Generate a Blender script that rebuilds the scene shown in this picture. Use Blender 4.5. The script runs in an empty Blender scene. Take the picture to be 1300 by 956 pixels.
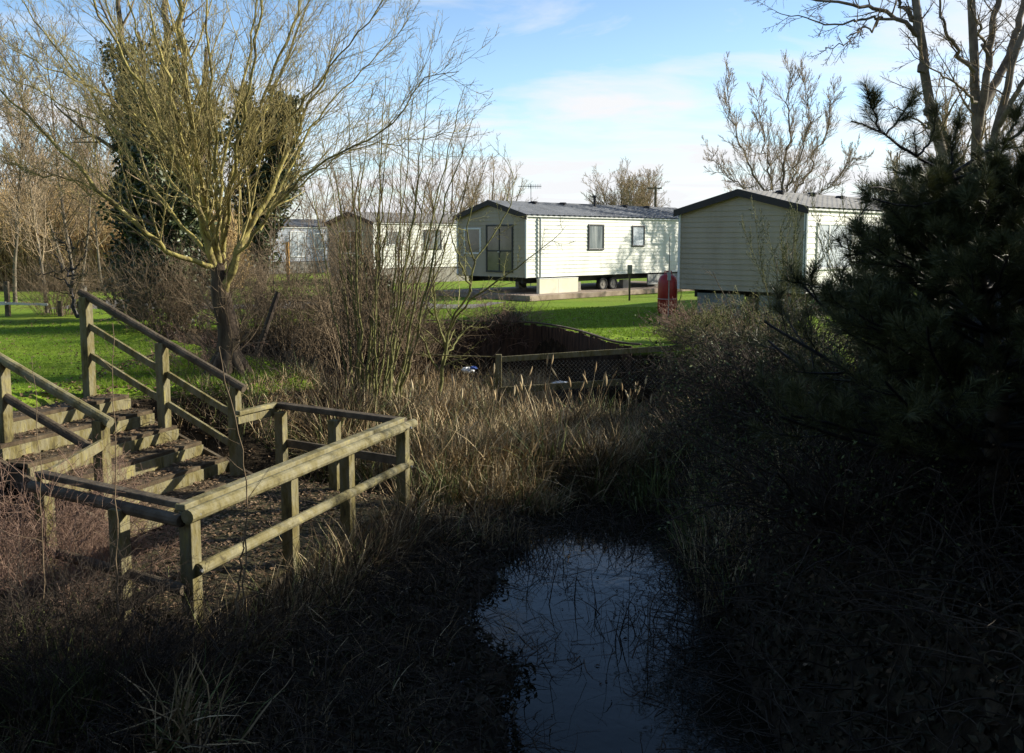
import bpy, math
import numpy as np
from mathutils import Vector, Matrix

# ------------------------------------------------------------------ camera, world, sun, exposure
S = bpy.context.scene
C = S.collection
EYE = 2.05
F = 1200.0                      # focal length in pixels of a 1300 px wide picture
TP = 128.0 / 1200.0             # tan of the downward pitch
cam = bpy.data.cameras.new('camera')
cam.sensor_width = 36.0
cam.lens = 36.0 * F / 1300.0
cam.shift_y = -45.0 / 1300.0
cam.clip_start = 0.05
cam.clip_end = 3000
cam_o = bpy.data.objects.new('camera', cam)
C.objects.link(cam_o)
cam_o.location = (0, 0, EYE)
cam_o.rotation_euler = (math.radians(90) - math.atan(TP), 0, 0)
S.camera = cam_o

SUN_AZ = 14.5                   # degrees from +X towards +Y
SUN_EL = 23.5
tosun = Vector((math.cos(math.radians(SUN_AZ)) * math.cos(math.radians(SUN_EL)),
                math.sin(math.radians(SUN_AZ)) * math.cos(math.radians(SUN_EL)),
                math.sin(math.radians(SUN_EL))))
sun = bpy.data.lights.new('sun', 'SUN')
sun.energy = 5.0
sun.angle = math.radians(0.5)
sun.color = (1.0, 0.925, 0.785)
sun_o = bpy.data.objects.new('sun', sun)
C.objects.link(sun_o)
sun_o.rotation_euler = tosun.to_track_quat('Z', 'Y').to_euler()
sun_o.location = (30, 10, 30)

W = bpy.data.worlds.new("World")
S.world = W
W.use_nodes = True
nt = W.node_tree
nt.nodes.clear()
def wn(t, **k):
    n = nt.nodes.new(t)
    for a, b in k.items(): setattr(n, a, b)
    return n
wout = wn('ShaderNodeOutputWorld'); wbg = wn('ShaderNodeBackground')
sky = wn('ShaderNodeTexSky', sky_type='NISHITA', sun_disc=False)
sky.sun_elevation = math.radians(SUN_EL)
sky.sun_rotation = math.radians(90 - SUN_AZ)
sky.air_density = 1.0; sky.dust_density = 0.6; sky.ozone_density = 1.5
wbg.inputs['Strength'].default_value = 0.085
tc = wn('ShaderNodeTexCoord')
sep = wn('ShaderNodeSeparateXYZ')
nt.links.new(tc.outputs['Generated'], sep.inputs[0])
def wm(op, a, b=None, c=None):
    n = wn('ShaderNodeMath', operation=op)
    for i, v in enumerate((a, b, c)):
        if v is None: continue
        if isinstance(v, (int, float)): n.inputs[i].default_value = v
        else: nt.links.new(v, n.inputs[i])
    return n.outputs[0]
zz = wm('MAXIMUM', sep.outputs[2], 0.0)
den = wm('ADD', zz, 0.10)
cx = wm('DIVIDE', sep.outputs[0], den); cy = wm('DIVIDE', sep.outputs[1], den)
cmb = wn('ShaderNodeCombineXYZ')
nt.links.new(cx, cmb.inputs[0]); nt.links.new(cy, cmb.inputs[1])
cmb.inputs[2].default_value = 3.7
mp = wn('ShaderNodeMapping'); nt.links.new(cmb.outputs[0], mp.inputs[0])
mp.inputs['Scale'].default_value = (0.55, 0.75, 1.0); mp.inputs['Rotation'].default_value = (0, 0, 0.5)
n1 = wn('ShaderNodeTexNoise'); n1.inputs['Scale'].default_value = 1.6; n1.inputs['Detail'].default_value = 9
n1.inputs['Roughness'].default_value = 0.58; n1.inputs['Distortion'].default_value = 0.5
nt.links.new(mp.outputs[0], n1.inputs['Vector'])
hz = wm('MULTIPLY', wm('SUBTRACT', 0.16, zz), 1.2)          # more cloud towards the horizon
hz = wm('MAXIMUM', hz, -0.10)
side = wm('MULTIPLY', sep.outputs[0], 0.10)
cf = wm('ADD', wm('ADD', n1.outputs[0], hz), side)
cr = wn('ShaderNodeValToRGB'); nt.links.new(cf, cr.inputs[0])
cr.color_ramp.elements[0].position = 0.44; cr.color_ramp.elements[0].color = (0, 0, 0, 1)
cr.color_ramp.elements[1].position = 0.66; cr.color_ramp.elements[1].color = (1, 1, 1, 1)
mx = wn('ShaderNodeMix', data_type='RGBA')
nt.links.new(cr.outputs[0], mx.inputs[0])
gain = wn('ShaderNodeMix', data_type='RGBA', blend_type='MULTIPLY'); gain.inputs[0].default_value = 1
nt.links.new(sky.outputs[0], gain.inputs[6])
view_gain = wm('MULTIPLY', wm('MULTIPLY', wm('MAXIMUM', wm('ADD', sep.outputs[1], -0.1), 0.0), 0.85), wm('MAXIMUM', wm('SUBTRACT', 1.0, wm('MULTIPLY', zz, 1.9)), 0.0))      # added gain, sky painted brighter low down ahead of the viewer
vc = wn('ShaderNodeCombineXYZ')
for k_, g_ in enumerate((0.86, 0.96, 1.08)): nt.links.new(wm('ADD', g_, wm('MULTIPLY', view_gain, (0.85, 0.95, 1.12)[k_])), vc.inputs[k_])
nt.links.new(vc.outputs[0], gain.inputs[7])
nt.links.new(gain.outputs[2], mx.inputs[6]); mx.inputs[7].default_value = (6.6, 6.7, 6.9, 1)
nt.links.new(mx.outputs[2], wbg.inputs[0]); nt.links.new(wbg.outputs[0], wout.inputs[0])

S.view_settings.view_transform = 'Standard'
S.view_settings.look = 'None'
S.view_settings.exposure = 0.75
S.view_settings.gamma = 1.0
S.view_settings.use_curve_mapping = False
S.render.resolution_x = 1024; S.render.resolution_y = 753

# ------------------------------------------------------------------ picture -> place helpers (used only to read positions off)
cp = 1 / math.sqrt(1 + TP * TP); sp = TP * cp
def ray(px, py):
    x = (px - 650) / F; y = -(py - 433) / F
    return np.array([x, cp + y * sp, -sp + y * cp])
def at(px, py, Y):
    r = ray(px, py); k = Y / r[1]
    return np.array([r[0] * k, Y, EYE + r[2] * k])
def gz(px, py, z):
    r = ray(px, py); k = (z - EYE) / r[2]
    return np.array([r[0] * k, r[1] * k, z])

# ------------------------------------------------------------------ mesh helpers
def nrm(v): return v / np.maximum(np.linalg.norm(v, axis=-1, keepdims=True), 1e-9)

class G:
    def __init__(s): s.v = []; s.f = []; s.n = 0
    def add(s, v, f):
        v = np.asarray(v, float).reshape(-1, 3)
        s.v.append(v)
        if isinstance(f, np.ndarray): s.f.append(f + s.n)
        else:
            for q in f: s.f.append(np.array([q]) + s.n)
        s.n += len(v); return s
    def box(s, a, b):
        a = np.minimum(a, b).astype(float) if isinstance(a, np.ndarray) else np.minimum(np.array(a, float), np.array(b, float)); 
        b = np.array(b, float); b = np.maximum(a, b)
        x0, y0, z0 = a; x1, y1, z1 = b
        return s.box2((x0, y0, z0), (x1, y1, z1))
    def box2(s, a, b):
        x0, y0, z0 = a; x1, y1, z1 = b
        v = [(x0,y0,z0),(x1,y0,z0),(x1,y1,z0),(x0,y1,z0),(x0,y0,z1),(x1,y0,z1),(x1,y1,z1),(x0,y1,z1)]
        return s.add(v, BOXF)
    def beam(s, p, q, w, h, up=(0, 0, 1)):      # w sideways, h along up
        p = np.array(p, float); q = np.array(q, float); d = nrm(q - p); up = np.array(up, float)
        r = nrm(np.cross(d, up)); u = nrm(np.cross(r, d))
        o = [-r*w/2 - u*h/2, r*w/2 - u*h/2, r*w/2 + u*h/2, -r*w/2 + u*h/2]
        v = [p + k for k in o] + [q + k for k in o]
        return s.add(v, np.array([[0,3,2,1],[4,5,6,7],[0,1,5,4],[1,2,6,5],[2,3,7,6],[3,0,4,7]]))
    def pole(s, p, q, r0, r1=None, sides=12):
        r1 = r0 if r1 is None else r1
        p = np.array(p, float); q = np.array(q, float)
        K = 6; t = np.linspace(0, 1, K)[:, None]; P = (p + (q - p) * t)[None]
        R = np.full((1, K), 1.0) * np.linspace(r0, r1, K)[None]
        s.strands(P, R, sides)
        d = nrm(q - p)
        # caps
        n0 = s.n - K * sides
        s.f.append(np.arange(n0, n0 + sides)[None, ::-1]); s.f.append(np.arange(s.n - sides, s.n)[None])
        return s
    def strands(s, P, R, sides=3):
        P = np.asarray(P, float); Sn, K, _ = P.shape
        T = nrm(np.gradient(P, axis=1))
        ref = np.tile(np.array([0.31, 0.42, 0.85]), (Sn, 1))
        par = np.abs((T[:, 0] * nrm(ref)).sum(-1)) > .9
        ref[par] = [0.9, -.3, .1]
        A = nrm(np.cross(T, ref[:, None, :])); B = np.cross(T, A)
        a = np.linspace(0, 2 * np.pi, sides, endpoint=False)
        V = P[:, :, None] + R[:, :, None, None] * (np.cos(a)[None, None, :, None] * A[:, :, None] + np.sin(a)[None, None, :, None] * B[:, :, None])
        idx = np.arange(Sn * K * sides).reshape(Sn, K, sides); nx = np.roll(idx, -1, axis=2)
        f = np.stack([idx[:, :-1], nx[:, :-1], nx[:, 1:], idx[:, 1:]], -1).reshape(-1, 4)
        return s.add(V.reshape(-1, 3), f)
    def ribbons(s, P, Wd, rng, side=None):
        P = np.asarray(P, float); Sn, K, _ = P.shape
        if side is None:
            a = rng.uniform(0, np.pi, Sn); side = np.stack([np.cos(a), np.sin(a), np.zeros(Sn)], -1)
        V = np.stack([P - side[:, None] * Wd[:, :, None] / 2, P + side[:, None] * Wd[:, :, None] / 2], 2)
        idx = np.arange(Sn * K * 2).reshape(Sn, K, 2)
        f = np.stack([idx[:, :-1, 0], idx[:, :-1, 1], idx[:, 1:, 1], idx[:, 1:, 0]], -1).reshape(-1, 4)
        return s.add(V.reshape(-1, 3), f)
    def leaves(s, c, size, rng, asp=0.55, bias=None, d=None):
        N = len(c); n = rng.normal(size=(N, 3))
        if bias is not None: n = n + np.array(bias)
        n = nrm(n)
        if d is None: d = rng.normal(size=(N, 3))
        t = nrm(d - n * (d * n).sum(-1, keepdims=True)); b = np.cross(n, t)
        sz = (np.asarray(size) * rng.uniform(.6, 1.3, N))[:, None] if np.ndim(size) == 0 else size[:, None]
        V = np.stack([c - t * sz * .5, c + b * sz * asp * .5 + n * sz * .12, c + t * sz * .5, c - b * sz * asp * .5 + n * sz * .12], 1)
        return s.add(V.reshape(-1, 3), np.arange(N * 4).reshape(N, 4))
    def build(s, name, m, parent=None, smooth=False, bevel=0):
        v = np.concatenate(s.v); me = bpy.data.meshes.new(name)
        me.vertices.add(len(v)); me.vertices.foreach_set('co', v.astype(np.float32).ravel())
        tot = np.concatenate([np.full(len(f), f.shape[1]) for f in s.f])
        lo = np.concatenate([f.ravel() for f in s.f]).astype(np.int32)
        me.loops.add(len(lo)); me.loops.foreach_set('vertex_index', lo)
        st = np.concatenate([[0], np.cumsum(tot)[:-1]]).astype(np.int32)
        me.polygons.add(len(tot)); me.polygons.foreach_set('loop_start', st)
        me.polygons.foreach_set('use_smooth', np.full(len(tot), smooth))
        me.update(calc_edges=True)
        if m: me.materials.append(m)
        o = bpy.data.objects.new(name, me); C.objects.link(o)
        if parent is not None:
            o.parent = parent
        if bevel:
            b = o.modifiers.new('bevel', 'BEVEL'); b.width = bevel; b.segments = 2; b.limit_method = 'ANGLE'
        return o
BOXF = np.array([[0,3,2,1],[4,5,6,7],[0,1,5,4],[1,2,6,5],[2,3,7,6],[3,0,4,7]])

def tag(o, label=None, cat=None, group=None, kind=None):
    if label: o['label'] = label
    if cat: o['category'] = cat
    if group: o['group'] = group
    if kind: o['kind'] = kind
    return o
def empty(name, loc, label, cat, group=None, rz=0):
    o = bpy.data.objects.new(name, None); C.objects.link(o); o.location = tuple(loc); o.rotation_euler = (0, 0, rz)
    o.empty_display_size = .2
    return tag(o, label, cat, group)
def local(o, P): return np.asarray(P) - np.array(o.location)
def shift(g, o):
    l = np.array(o.location); g.v = [v - l for v in g.v]; return g
def copy_tree(o, loc=None, rz=None, label=None, parent=None):
    c = o.copy(); C.objects.link(c)
    if parent is not None: c.parent = parent
    if loc is not None: c.location = loc
    if rz is not None: c.rotation_euler = (0, 0, rz)
    if label: c['label'] = label
    for ch in [x for x in bpy.data.objects if x.parent == o]: copy_tree(ch, parent=c)
    return c

# ------------------------------------------------------------------ growth helpers (vectorised)
def paths(P0, d, L, K, wob, up, rng):
    P = [P0]; step = (L / (K - 1))[:, None]; d = nrm(d)
    upv = np.array([0, 0, 1.0])
    for i in range(K - 1):
        d = nrm(d + rng.normal(size=d.shape) * wob + upv * up)
        P.append(P[-1] + d * step)
    return np.stack(P, 1)
def taper(r0, K, tip=.25): return r0[:, None] * np.linspace(1, tip, K)[None]
def sprout(P, R, n, t0, t1, ang, L, K, rf, wob, up, rng, rmin=.002, tip=.3, absL=None, fall=.6):
    Sn, Kp, _ = P.shape
    par = np.repeat(np.arange(Sn), n)
    t = (t0 + (t1 - t0) * ((np.tile(np.arange(n), Sn) + rng.uniform(0, 1, Sn * n)) / n)) * (Kp - 1)
    i = np.clip(t.astype(int), 0, Kp - 2); fr = (t - i)[:, None]
    p = P[par, i] * (1 - fr) + P[par, i + 1] * fr
    T = nrm(P[par, i + 1] - P[par, i])
    r = R[par, i] * (1 - fr[:, 0]) + R[par, i + 1] * fr[:, 0]
    x = rng.normal(size=T.shape); x = nrm(x - T * (x * T).sum(-1, keepdims=True))
    a = np.radians(ang) * rng.uniform(.65, 1.3, Sn * n)[:, None]
    d = np.cos(a) * T + np.sin(a) * x
    Lp = np.linalg.norm(np.diff(P, axis=1), axis=-1).sum(1)[par] if absL is None else absL
    Ln = L * Lp * (1 - fall * t / (Kp - 1)) * rng.uniform(.6, 1.35, Sn * n)
    Pc = paths(p, d, Ln, K, wob, up, rng)
    Rc = taper(np.maximum(np.minimum(r * rf * rng.uniform(.7, 1.1, Sn * n), r * .95), rmin), K, tip)
    return Pc, np.maximum(Rc, rmin * .6)
def poly(pts, K, rng=None, wob=0.0):
    P = np.array(pts, float)
    for _ in range(2):
        if len(P) > 2:
            q = P[:-1] * .75 + P[1:] * .25; r = P[:-1] * .25 + P[1:] * .75
            m = np.empty((2 * len(q), 3)); m[0::2] = q; m[1::2] = r
            P = np.concatenate([P[:1], m[1:-1] if False else m, P[-1:]])
    s = np.concatenate([[0], np.cumsum(np.linalg.norm(np.diff(P, axis=0), axis=1))])
    t = np.linspace(0, s[-1], K)
    o = np.stack([np.interp(t, s, P[:, k]) for k in range(3)], -1)
    if rng is not None and wob:
        o[1:-1] += rng.normal(size=(K - 2, 3)) * wob
    return o
def stack(list_of_paths): return np.stack(list_of_paths)

# ------------------------------------------------------------------ materials
def mat(name, cols, scale=8, rough=.85, island=0.0, bump=0.0, bscale=None, spec=.3, trans=0.0, stretch=None, detail=5, metal=0, pos=None, world=False):
    m = bpy.data.materials.new(name); m.use_nodes = True; n = m.node_tree; b = n.nodes['Principled BSDF']
    b.inputs['Roughness'].default_value = rough; b.inputs['Specular IOR Level'].default_value = spec
    b.inputs['Metallic'].default_value = metal
    t = n.nodes.new('ShaderNodeTexCoord'); mp = n.nodes.new('ShaderNodeMapping')
    if world:
        g = n.nodes.new('ShaderNodeNewGeometry'); n.links.new(g.outputs['Position'], mp.inputs[0])
    else: n.links.new(t.outputs['Object'], mp.inputs[0])
    if stretch: mp.inputs['Scale'].default_value = stretch
    no = n.nodes.new('ShaderNodeTexNoise'); no.inputs['Scale'].default_value = scale; no.inputs['Detail'].default_value = detail
    no.inputs['Roughness'].default_value = .65
    n.links.new(mp.outputs[0], no.inputs['Vector'])
    fac = no.outputs[0]
    r = n.nodes.new('ShaderNodeValToRGB')
    if island:
        g = n.nodes.new('ShaderNodeNewGeometry'); mm = n.nodes.new('ShaderNodeMath'); mm.operation = 'MULTIPLY_ADD'
        n.links.new(g.outputs['Random Per Island'], mm.inputs[0]); mm.inputs[1].default_value = island
        mb = n.nodes.new('ShaderNodeMath'); mb.operation = 'MULTIPLY_ADD'
        n.links.new(fac, mb.inputs[0]); mb.inputs[1].default_value = 1 - island; mb.inputs[2].default_value = 0
        n.links.new(mb.outputs[0], mm.inputs[2]); fac = mm.outputs[0]
        lo, hi = .5 - .5 * island * 1.0 - .22 * (1 - island), .5 + .5 * island * 1.0 + .22 * (1 - island)
    else: lo, hi = .3, .7
    n.links.new(fac, r.inputs[0])
    e = r.color_ramp.elements
    k = len(cols)
    for i, c in enumerate(cols):
        p = (pos[i] if pos else lo + (hi - lo) * i / max(k - 1, 1))
        if i == 0: e[0].position = p; q = e[0]
        elif i == k - 1: e[len(e) - 1].position = p; q = e[len(e) - 1]
        else: q = e.new(p)
        q.color = (*c, 1)
    n.links.new(r.outputs[0], b.inputs['Base Color'])
    if bump:
        bp = n.nodes.new('ShaderNodeBump'); bp.inputs['Strength'].default_value = bump; bp.inputs['Distance'].default_value = .02
        n2 = n.nodes.new('ShaderNodeTexNoise'); n2.inputs['Scale'].default_value = bscale or scale * 3; n2.inputs['Detail'].default_value = 6
        n.links.new(mp.outputs[0], n2.inputs['Vector']); n.links.new(n2.outputs[0], bp.inputs['Height']); n.links.new(bp.outputs[0], b.inputs['Normal'])
    if trans:
        tr = n.nodes.new('ShaderNodeBsdfTranslucent'); n.links.new(r.outputs[0], tr.inputs[0])
        mxs = n.nodes.new('ShaderNodeMixShader'); mxs.inputs[0].default_value = trans
        out = n.nodes['Material Output']
        n.links.new(b.outputs[0], mxs.inputs[1]); n.links.new(tr.outputs[0], mxs.inputs[2]); n.links.new(mxs.outputs[0], out.inputs[0])
    return m

M = {}
M['post'] = mat('weathered_softwood', [(.04,.032,.016),(.15,.125,.045),(.19,.17,.10),(.27,.235,.085)], 7, .85, bump=.9, stretch=(1,1,.35), bscale=30)
M['rail'] = mat('round_rail_wood', [(.05,.042,.022),(.17,.145,.06),(.22,.20,.12),(.31,.27,.115)], 5, .8, bump=.5, bscale=25)
M['darkrail'] = mat('old_brown_wood', [(.035,.026,.018),(.09,.07,.045),(.14,.115,.08)], 5, .8, bump=.5, bscale=25)
M['deck'] = mat('mossy_deck', [(.02,.018,.009),(.06,.052,.022),(.11,.09,.045)], 7, .9, bump=.6, bscale=30)
M['tread'] = mat('worn_tread', [(.03,.02,.012),(.08,.058,.032),(.13,.10,.06)], 6, .9, bump=.5, bscale=30)
M['revet'] = mat('stained_board', [(.015,.011,.008),(.055,.036,.025),(.12,.075,.05)], 4, .85, bump=.4, stretch=(3,3,.5))
M['water'] = mat('pond_water', [(.008,.009,.006),(.012,.013,.009)], 2, .03, spec=.5)
_b = M['water'].node_tree.nodes['Principled BSDF']; _b.inputs['IOR'].default_value = 1.25
_n = M['water'].node_tree; bp_ = _n.nodes.new('ShaderNodeBump'); bp_.inputs['Strength'].default_value = .06; bp_.inputs['Distance'].default_value = .05
n_ = _n.nodes.new('ShaderNodeTexNoise'); n_.inputs['Scale'].default_value = 3.5; n_.inputs['Detail'].default_value = 3
_t = _n.nodes.new('ShaderNodeNewGeometry'); _n.links.new(_t.outputs['Position'], n_.inputs['Vector']); _n.links.new(n_.outputs[0], bp_.inputs['Height']); _n.links.new(bp_.outputs[0], _b.inputs['Normal'])
M['barkwillow'] = mat('mossy_willow_bark', [(.08,.06,.035),(.22,.18,.07),(.38,.33,.10),(.46,.40,.20)], 5, .9, bump=.7, bscale=22)
M['twigyellow'] = mat('yellow_willow_twig', [(.16,.13,.06),(.34,.28,.11),(.52,.44,.17)], 3, .8, island=.6)
M['barkbrown'] = mat('brown_bark', [(.05,.04,.03),(.12,.095,.065),(.19,.15,.10)], 6, .9, bump=.7, bscale=22)
M['barkwet'] = mat('furrowed_willow_bark', [(.03,.022,.016),(.09,.066,.045),(.17,.13,.085)], 7, .95, bump=1.0, bscale=16, stretch=(1,1,.25))
M['barkgrey'] = mat('grey_brown_bark', [(.07,.06,.045),(.16,.135,.10),(.25,.22,.16)], 4, .9, bump=.5, bscale=20)
M['barkgreen'] = mat('lichen_green_bark', [(.08,.07,.035),(.17,.17,.06),(.27,.27,.10)], 7, .9, bump=.5, bscale=25)
M['twigbrown'] = mat('brown_twig', [(.08,.058,.036),(.19,.14,.085),(.33,.245,.155)], 3, .85, island=.6)
M['twigred'] = mat('reddish_twig', [(.10,.06,.045),(.24,.15,.11),(.40,.28,.20)], 3, .85, island=.6)
M['twigpale'] = mat('pale_far_twig', [(.19,.14,.085),(.33,.25,.155),(.48,.38,.25)], 3, .85, island=.6)
M['twiggreen'] = mat('green_twig', [(.10,.095,.035),(.24,.235,.08),(.40,.38,.14)], 3, .8, island=.6)
M['ivy'] = mat('ivy_leaf', [(.018,.028,.010),(.05,.07,.022),(.10,.125,.045)], 3, .45, island=.7, spec=.5)
M['needle'] = mat('pine_needle', [(.035,.040,.014),(.09,.10,.034),(.21,.215,.085)], 3, .5, island=.7, spec=.4)
M['broom'] = mat('yellow_green_sprig', [(.05,.06,.018),(.11,.12,.035),(.18,.19,.06)], 3, .7, island=.7)
M['bushleaf'] = mat('bush_leaf', [(.02,.035,.010),(.07,.09,.025),(.15,.17,.055)], 3, .6, island=.7)
M['twigdark'] = mat('dark_twig', [(.02,.015,.011),(.045,.034,.025),(.09,.07,.05)], 3, .85, island=.6)
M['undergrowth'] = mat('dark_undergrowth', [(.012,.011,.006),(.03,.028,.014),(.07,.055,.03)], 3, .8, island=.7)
M['sedgedark'] = mat('shaded_dark_sedge', [(.025,.018,.011),(.07,.05,.028),(.15,.11,.06),(.24,.18,.10)], 3, .8, island=.75)  # near-bank shade put into the colour; also dark patches in the reeds
M['reeddry'] = mat('dry_reed', [(.11,.07,.035),(.32,.22,.11),(.52,.40,.22),(.64,.53,.33)], 3, .75, island=.75)
M['reedgreen'] = mat('green_reed', [(.05,.07,.02),(.13,.16,.045),(.26,.29,.11)], 3, .6, island=.7)
M['grass'] = mat('lawn_blade', [(.10,.16,.010),(.18,.29,.018),(.27,.38,.035)], 1.5, .6, island=.6, trans=.35)
M['litter'] = mat('dead_leaf', [(.07,.04,.02),(.17,.11,.06),(.30,.21,.13)], 3, .8, island=.8)
M['scrub'] = mat('tan_scrub', [(.26,.17,.075),(.42,.29,.13),(.58,.42,.21)], 3, .9, island=.6)
M['concrete'] = mat('pinkish_concrete', [(.20,.15,.11),(.32,.25,.19),(.42,.34,.27)], 2, .95, bump=.3, world=True)
M['cladgrey'] = mat('olive_grey_cladding', [(.36,.305,.22),(.415,.355,.265),(.445,.385,.29)], 1.4, .6, stretch=(1.5,1.5,.35))
M['cladcream'] = mat('cream_cladding', [(.58,.58,.50),(.71,.72,.65),(.76,.77,.70)], 1.6, .55, stretch=(1.5,1.5,.35))
M['cladblue'] = mat('blue_grey_cladding', [(.30,.33,.38),(.36,.39,.44),(.41,.44,.49)], .8, .6)
M['roof'] = mat('slate_grey_roof', [(.075,.085,.105),(.11,.125,.15),(.16,.175,.20)], 1.5, .38, spec=.5)
M['roofgrey'] = mat('mid_grey_roof', [(.12,.12,.12),(.17,.17,.17),(.22,.22,.22)], 1.5, .5, spec=.5)
M['fascia'] = mat('dark_brown_fascia', [(.025,.022,.022),(.04,.035,.035)], 3, .5)
M['white'] = mat('white_upvc', [(.70,.71,.70),(.80,.80,.78)], 2, .4)
M['greytrim'] = mat('grey_trim', [(.22,.26,.27),(.30,.34,.35)], 2, .45)
M['darkframe'] = mat('dark_window_frame', [(.03,.032,.035),(.055,.058,.06)], 2, .4)
M['glass'] = mat('window_glass', [(.06,.08,.085),(.16,.19,.19),(.34,.36,.35)], 1.6, .08, spec=.9, stretch=(5,5,.4))
M['glassdark'] = mat('dark_glass', [(.07,.065,.05),(.17,.155,.12)], 1.5, .1, spec=.8)
M['curtain'] = mat('net_curtain', [(.35,.40,.45),(.62,.66,.70)], 5, .9, stretch=(9,9,.6))
M['chassis'] = mat('chassis_steel', [(.015,.015,.015),(.05,.048,.045)], 4, .6)
M['block'] = mat('concrete_block', [(.22,.21,.18),(.34,.32,.28)], 6, .95, bump=.4)
M['skirt'] = mat('grey_skirting', [(.20,.21,.20),(.30,.31,.30)], 2, .7)
M['panel'] = mat('pale_panel', [(.62,.60,.46),(.72,.70,.56)], 2, .5)
M['tyre'] = mat('tyre_rubber', [(.018,.018,.018),(.03,.03,.03)], 6, .8)
M['red'] = mat('red_cylinder_paint', [(.26,.02,.018),(.38,.03,.025),(.46,.05,.04)], 3, .4, spec=.5)
M['metal'] = mat('galvanised_steel', [(.22,.23,.23),(.38,.39,.39)], 8, .45, metal=.6)
M['wire'] = mat('galvanised_netting', [(.28,.27,.22),(.42,.40,.34)], 8, .5, metal=.3)
M['orange'] = mat('new_orange_timber', [(.42,.22,.06),(.58,.34,.11)], 5, .8)
M['blackwood'] = mat('blackened_timber', [(.03,.022,.016),(.08,.06,.045)], 6, .9, bump=.4)
M['plastic'] = mat('white_plastic', [(.55,.57,.58),(.75,.76,.76)], 6, .5)
M['blue'] = mat('blue_plastic', [(.04,.09,.35),(.08,.15,.48)], 6, .5)
M['whitewood'] = mat('white_painted_rail', [(.55,.53,.48),(.72,.70,.66)], 6, .7)
M['hose'] = mat('yellow_hose', [(.40,.34,.12),(.55,.48,.2)], 6, .6)
M['gravel'] = mat('gravel', [(.10,.095,.085),(.19,.18,.16),(.30,.28,.25)], 14, .95, bump=.5, world=True)

# ------------------------------------------------------------------ ground
EDGE = np.array([(-7.0,1.0),(-7.2,6),(-7.4,9.0),(-7.1,10.7),(-6.25,12.75),(-5.0,13.3),(-3.9,13.3),(-3.3,14.2),(-3.9,15.6),(-6.0,18.0),(-8.5,21.0),(-8.2,23.6),
                 (-4.5,24.3),(-2.0,23.4),(0.5,23.0),(1.5,21.0),(2.05,18.2),(3.4,17.6),(3.6,14.5),(3.0,11.5),(2.75,8.5),(2.7,5),(2.9,1.0)])
def edge_dist(x, y):            # distance to the bank edge, positive inside the marsh
    p = np.stack([x, y], -1); d = np.full(x.shape, 1e9); ins = np.zeros(x.shape, bool)
    n = len(EDGE)
    for i in range(n):
        a = EDGE[i]; b = EDGE[(i + 1) % n]; ab = b - a
        t = np.clip(((p - a) @ ab) / (ab @ ab), 0, 1)
        q = a + t[..., None] * ab; d = np.minimum(d, np.linalg.norm(p - q, axis=-1))
        c = ((a[1] > y) != (b[1] > y)) & (x < (b[0] - a[0]) * (y - a[1]) / (b[1] - a[1] + 1e-12) + a[0])
        ins ^= c
    return np.where(ins, d, -d)
def sstep(a, b, x): t = np.clip((x - a) / (b - a), 0, 1); return t * t * (3 - 2 * t)
def height(x, y):
    x = np.asarray(x, float); y = np.asarray(y, float)
    d = edge_dist(x, y)
    wid = np.where((y > 17) & (x > -4), .35, 1.5)
    low = -1.16 - .85 * (1 - sstep(11.6, 13.2, y + .35 * np.sin(x * 2.1) + 1.1 * np.abs(x - .9))) * sstep(-.30, .45, x + .16 * np.sin(y * 1.7) + .09 * np.sin(y * 4.1 + x * 3))
    low = low - .13 * (1 - sstep(11.6, 13.0, y)) * (1 - sstep(-.30, .45, x)) * sstep(-5.2, -4.2, x)
    low = low + .06 * np.sin(x * 3.1 + 1) * np.cos(y * 2.7)
    h = low * sstep(0, 1, d / wid)
    return h + .02 * np.sin(x * .9) * np.cos(y * .7) * (d < 0)
WATER_Z = -1.34
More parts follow.
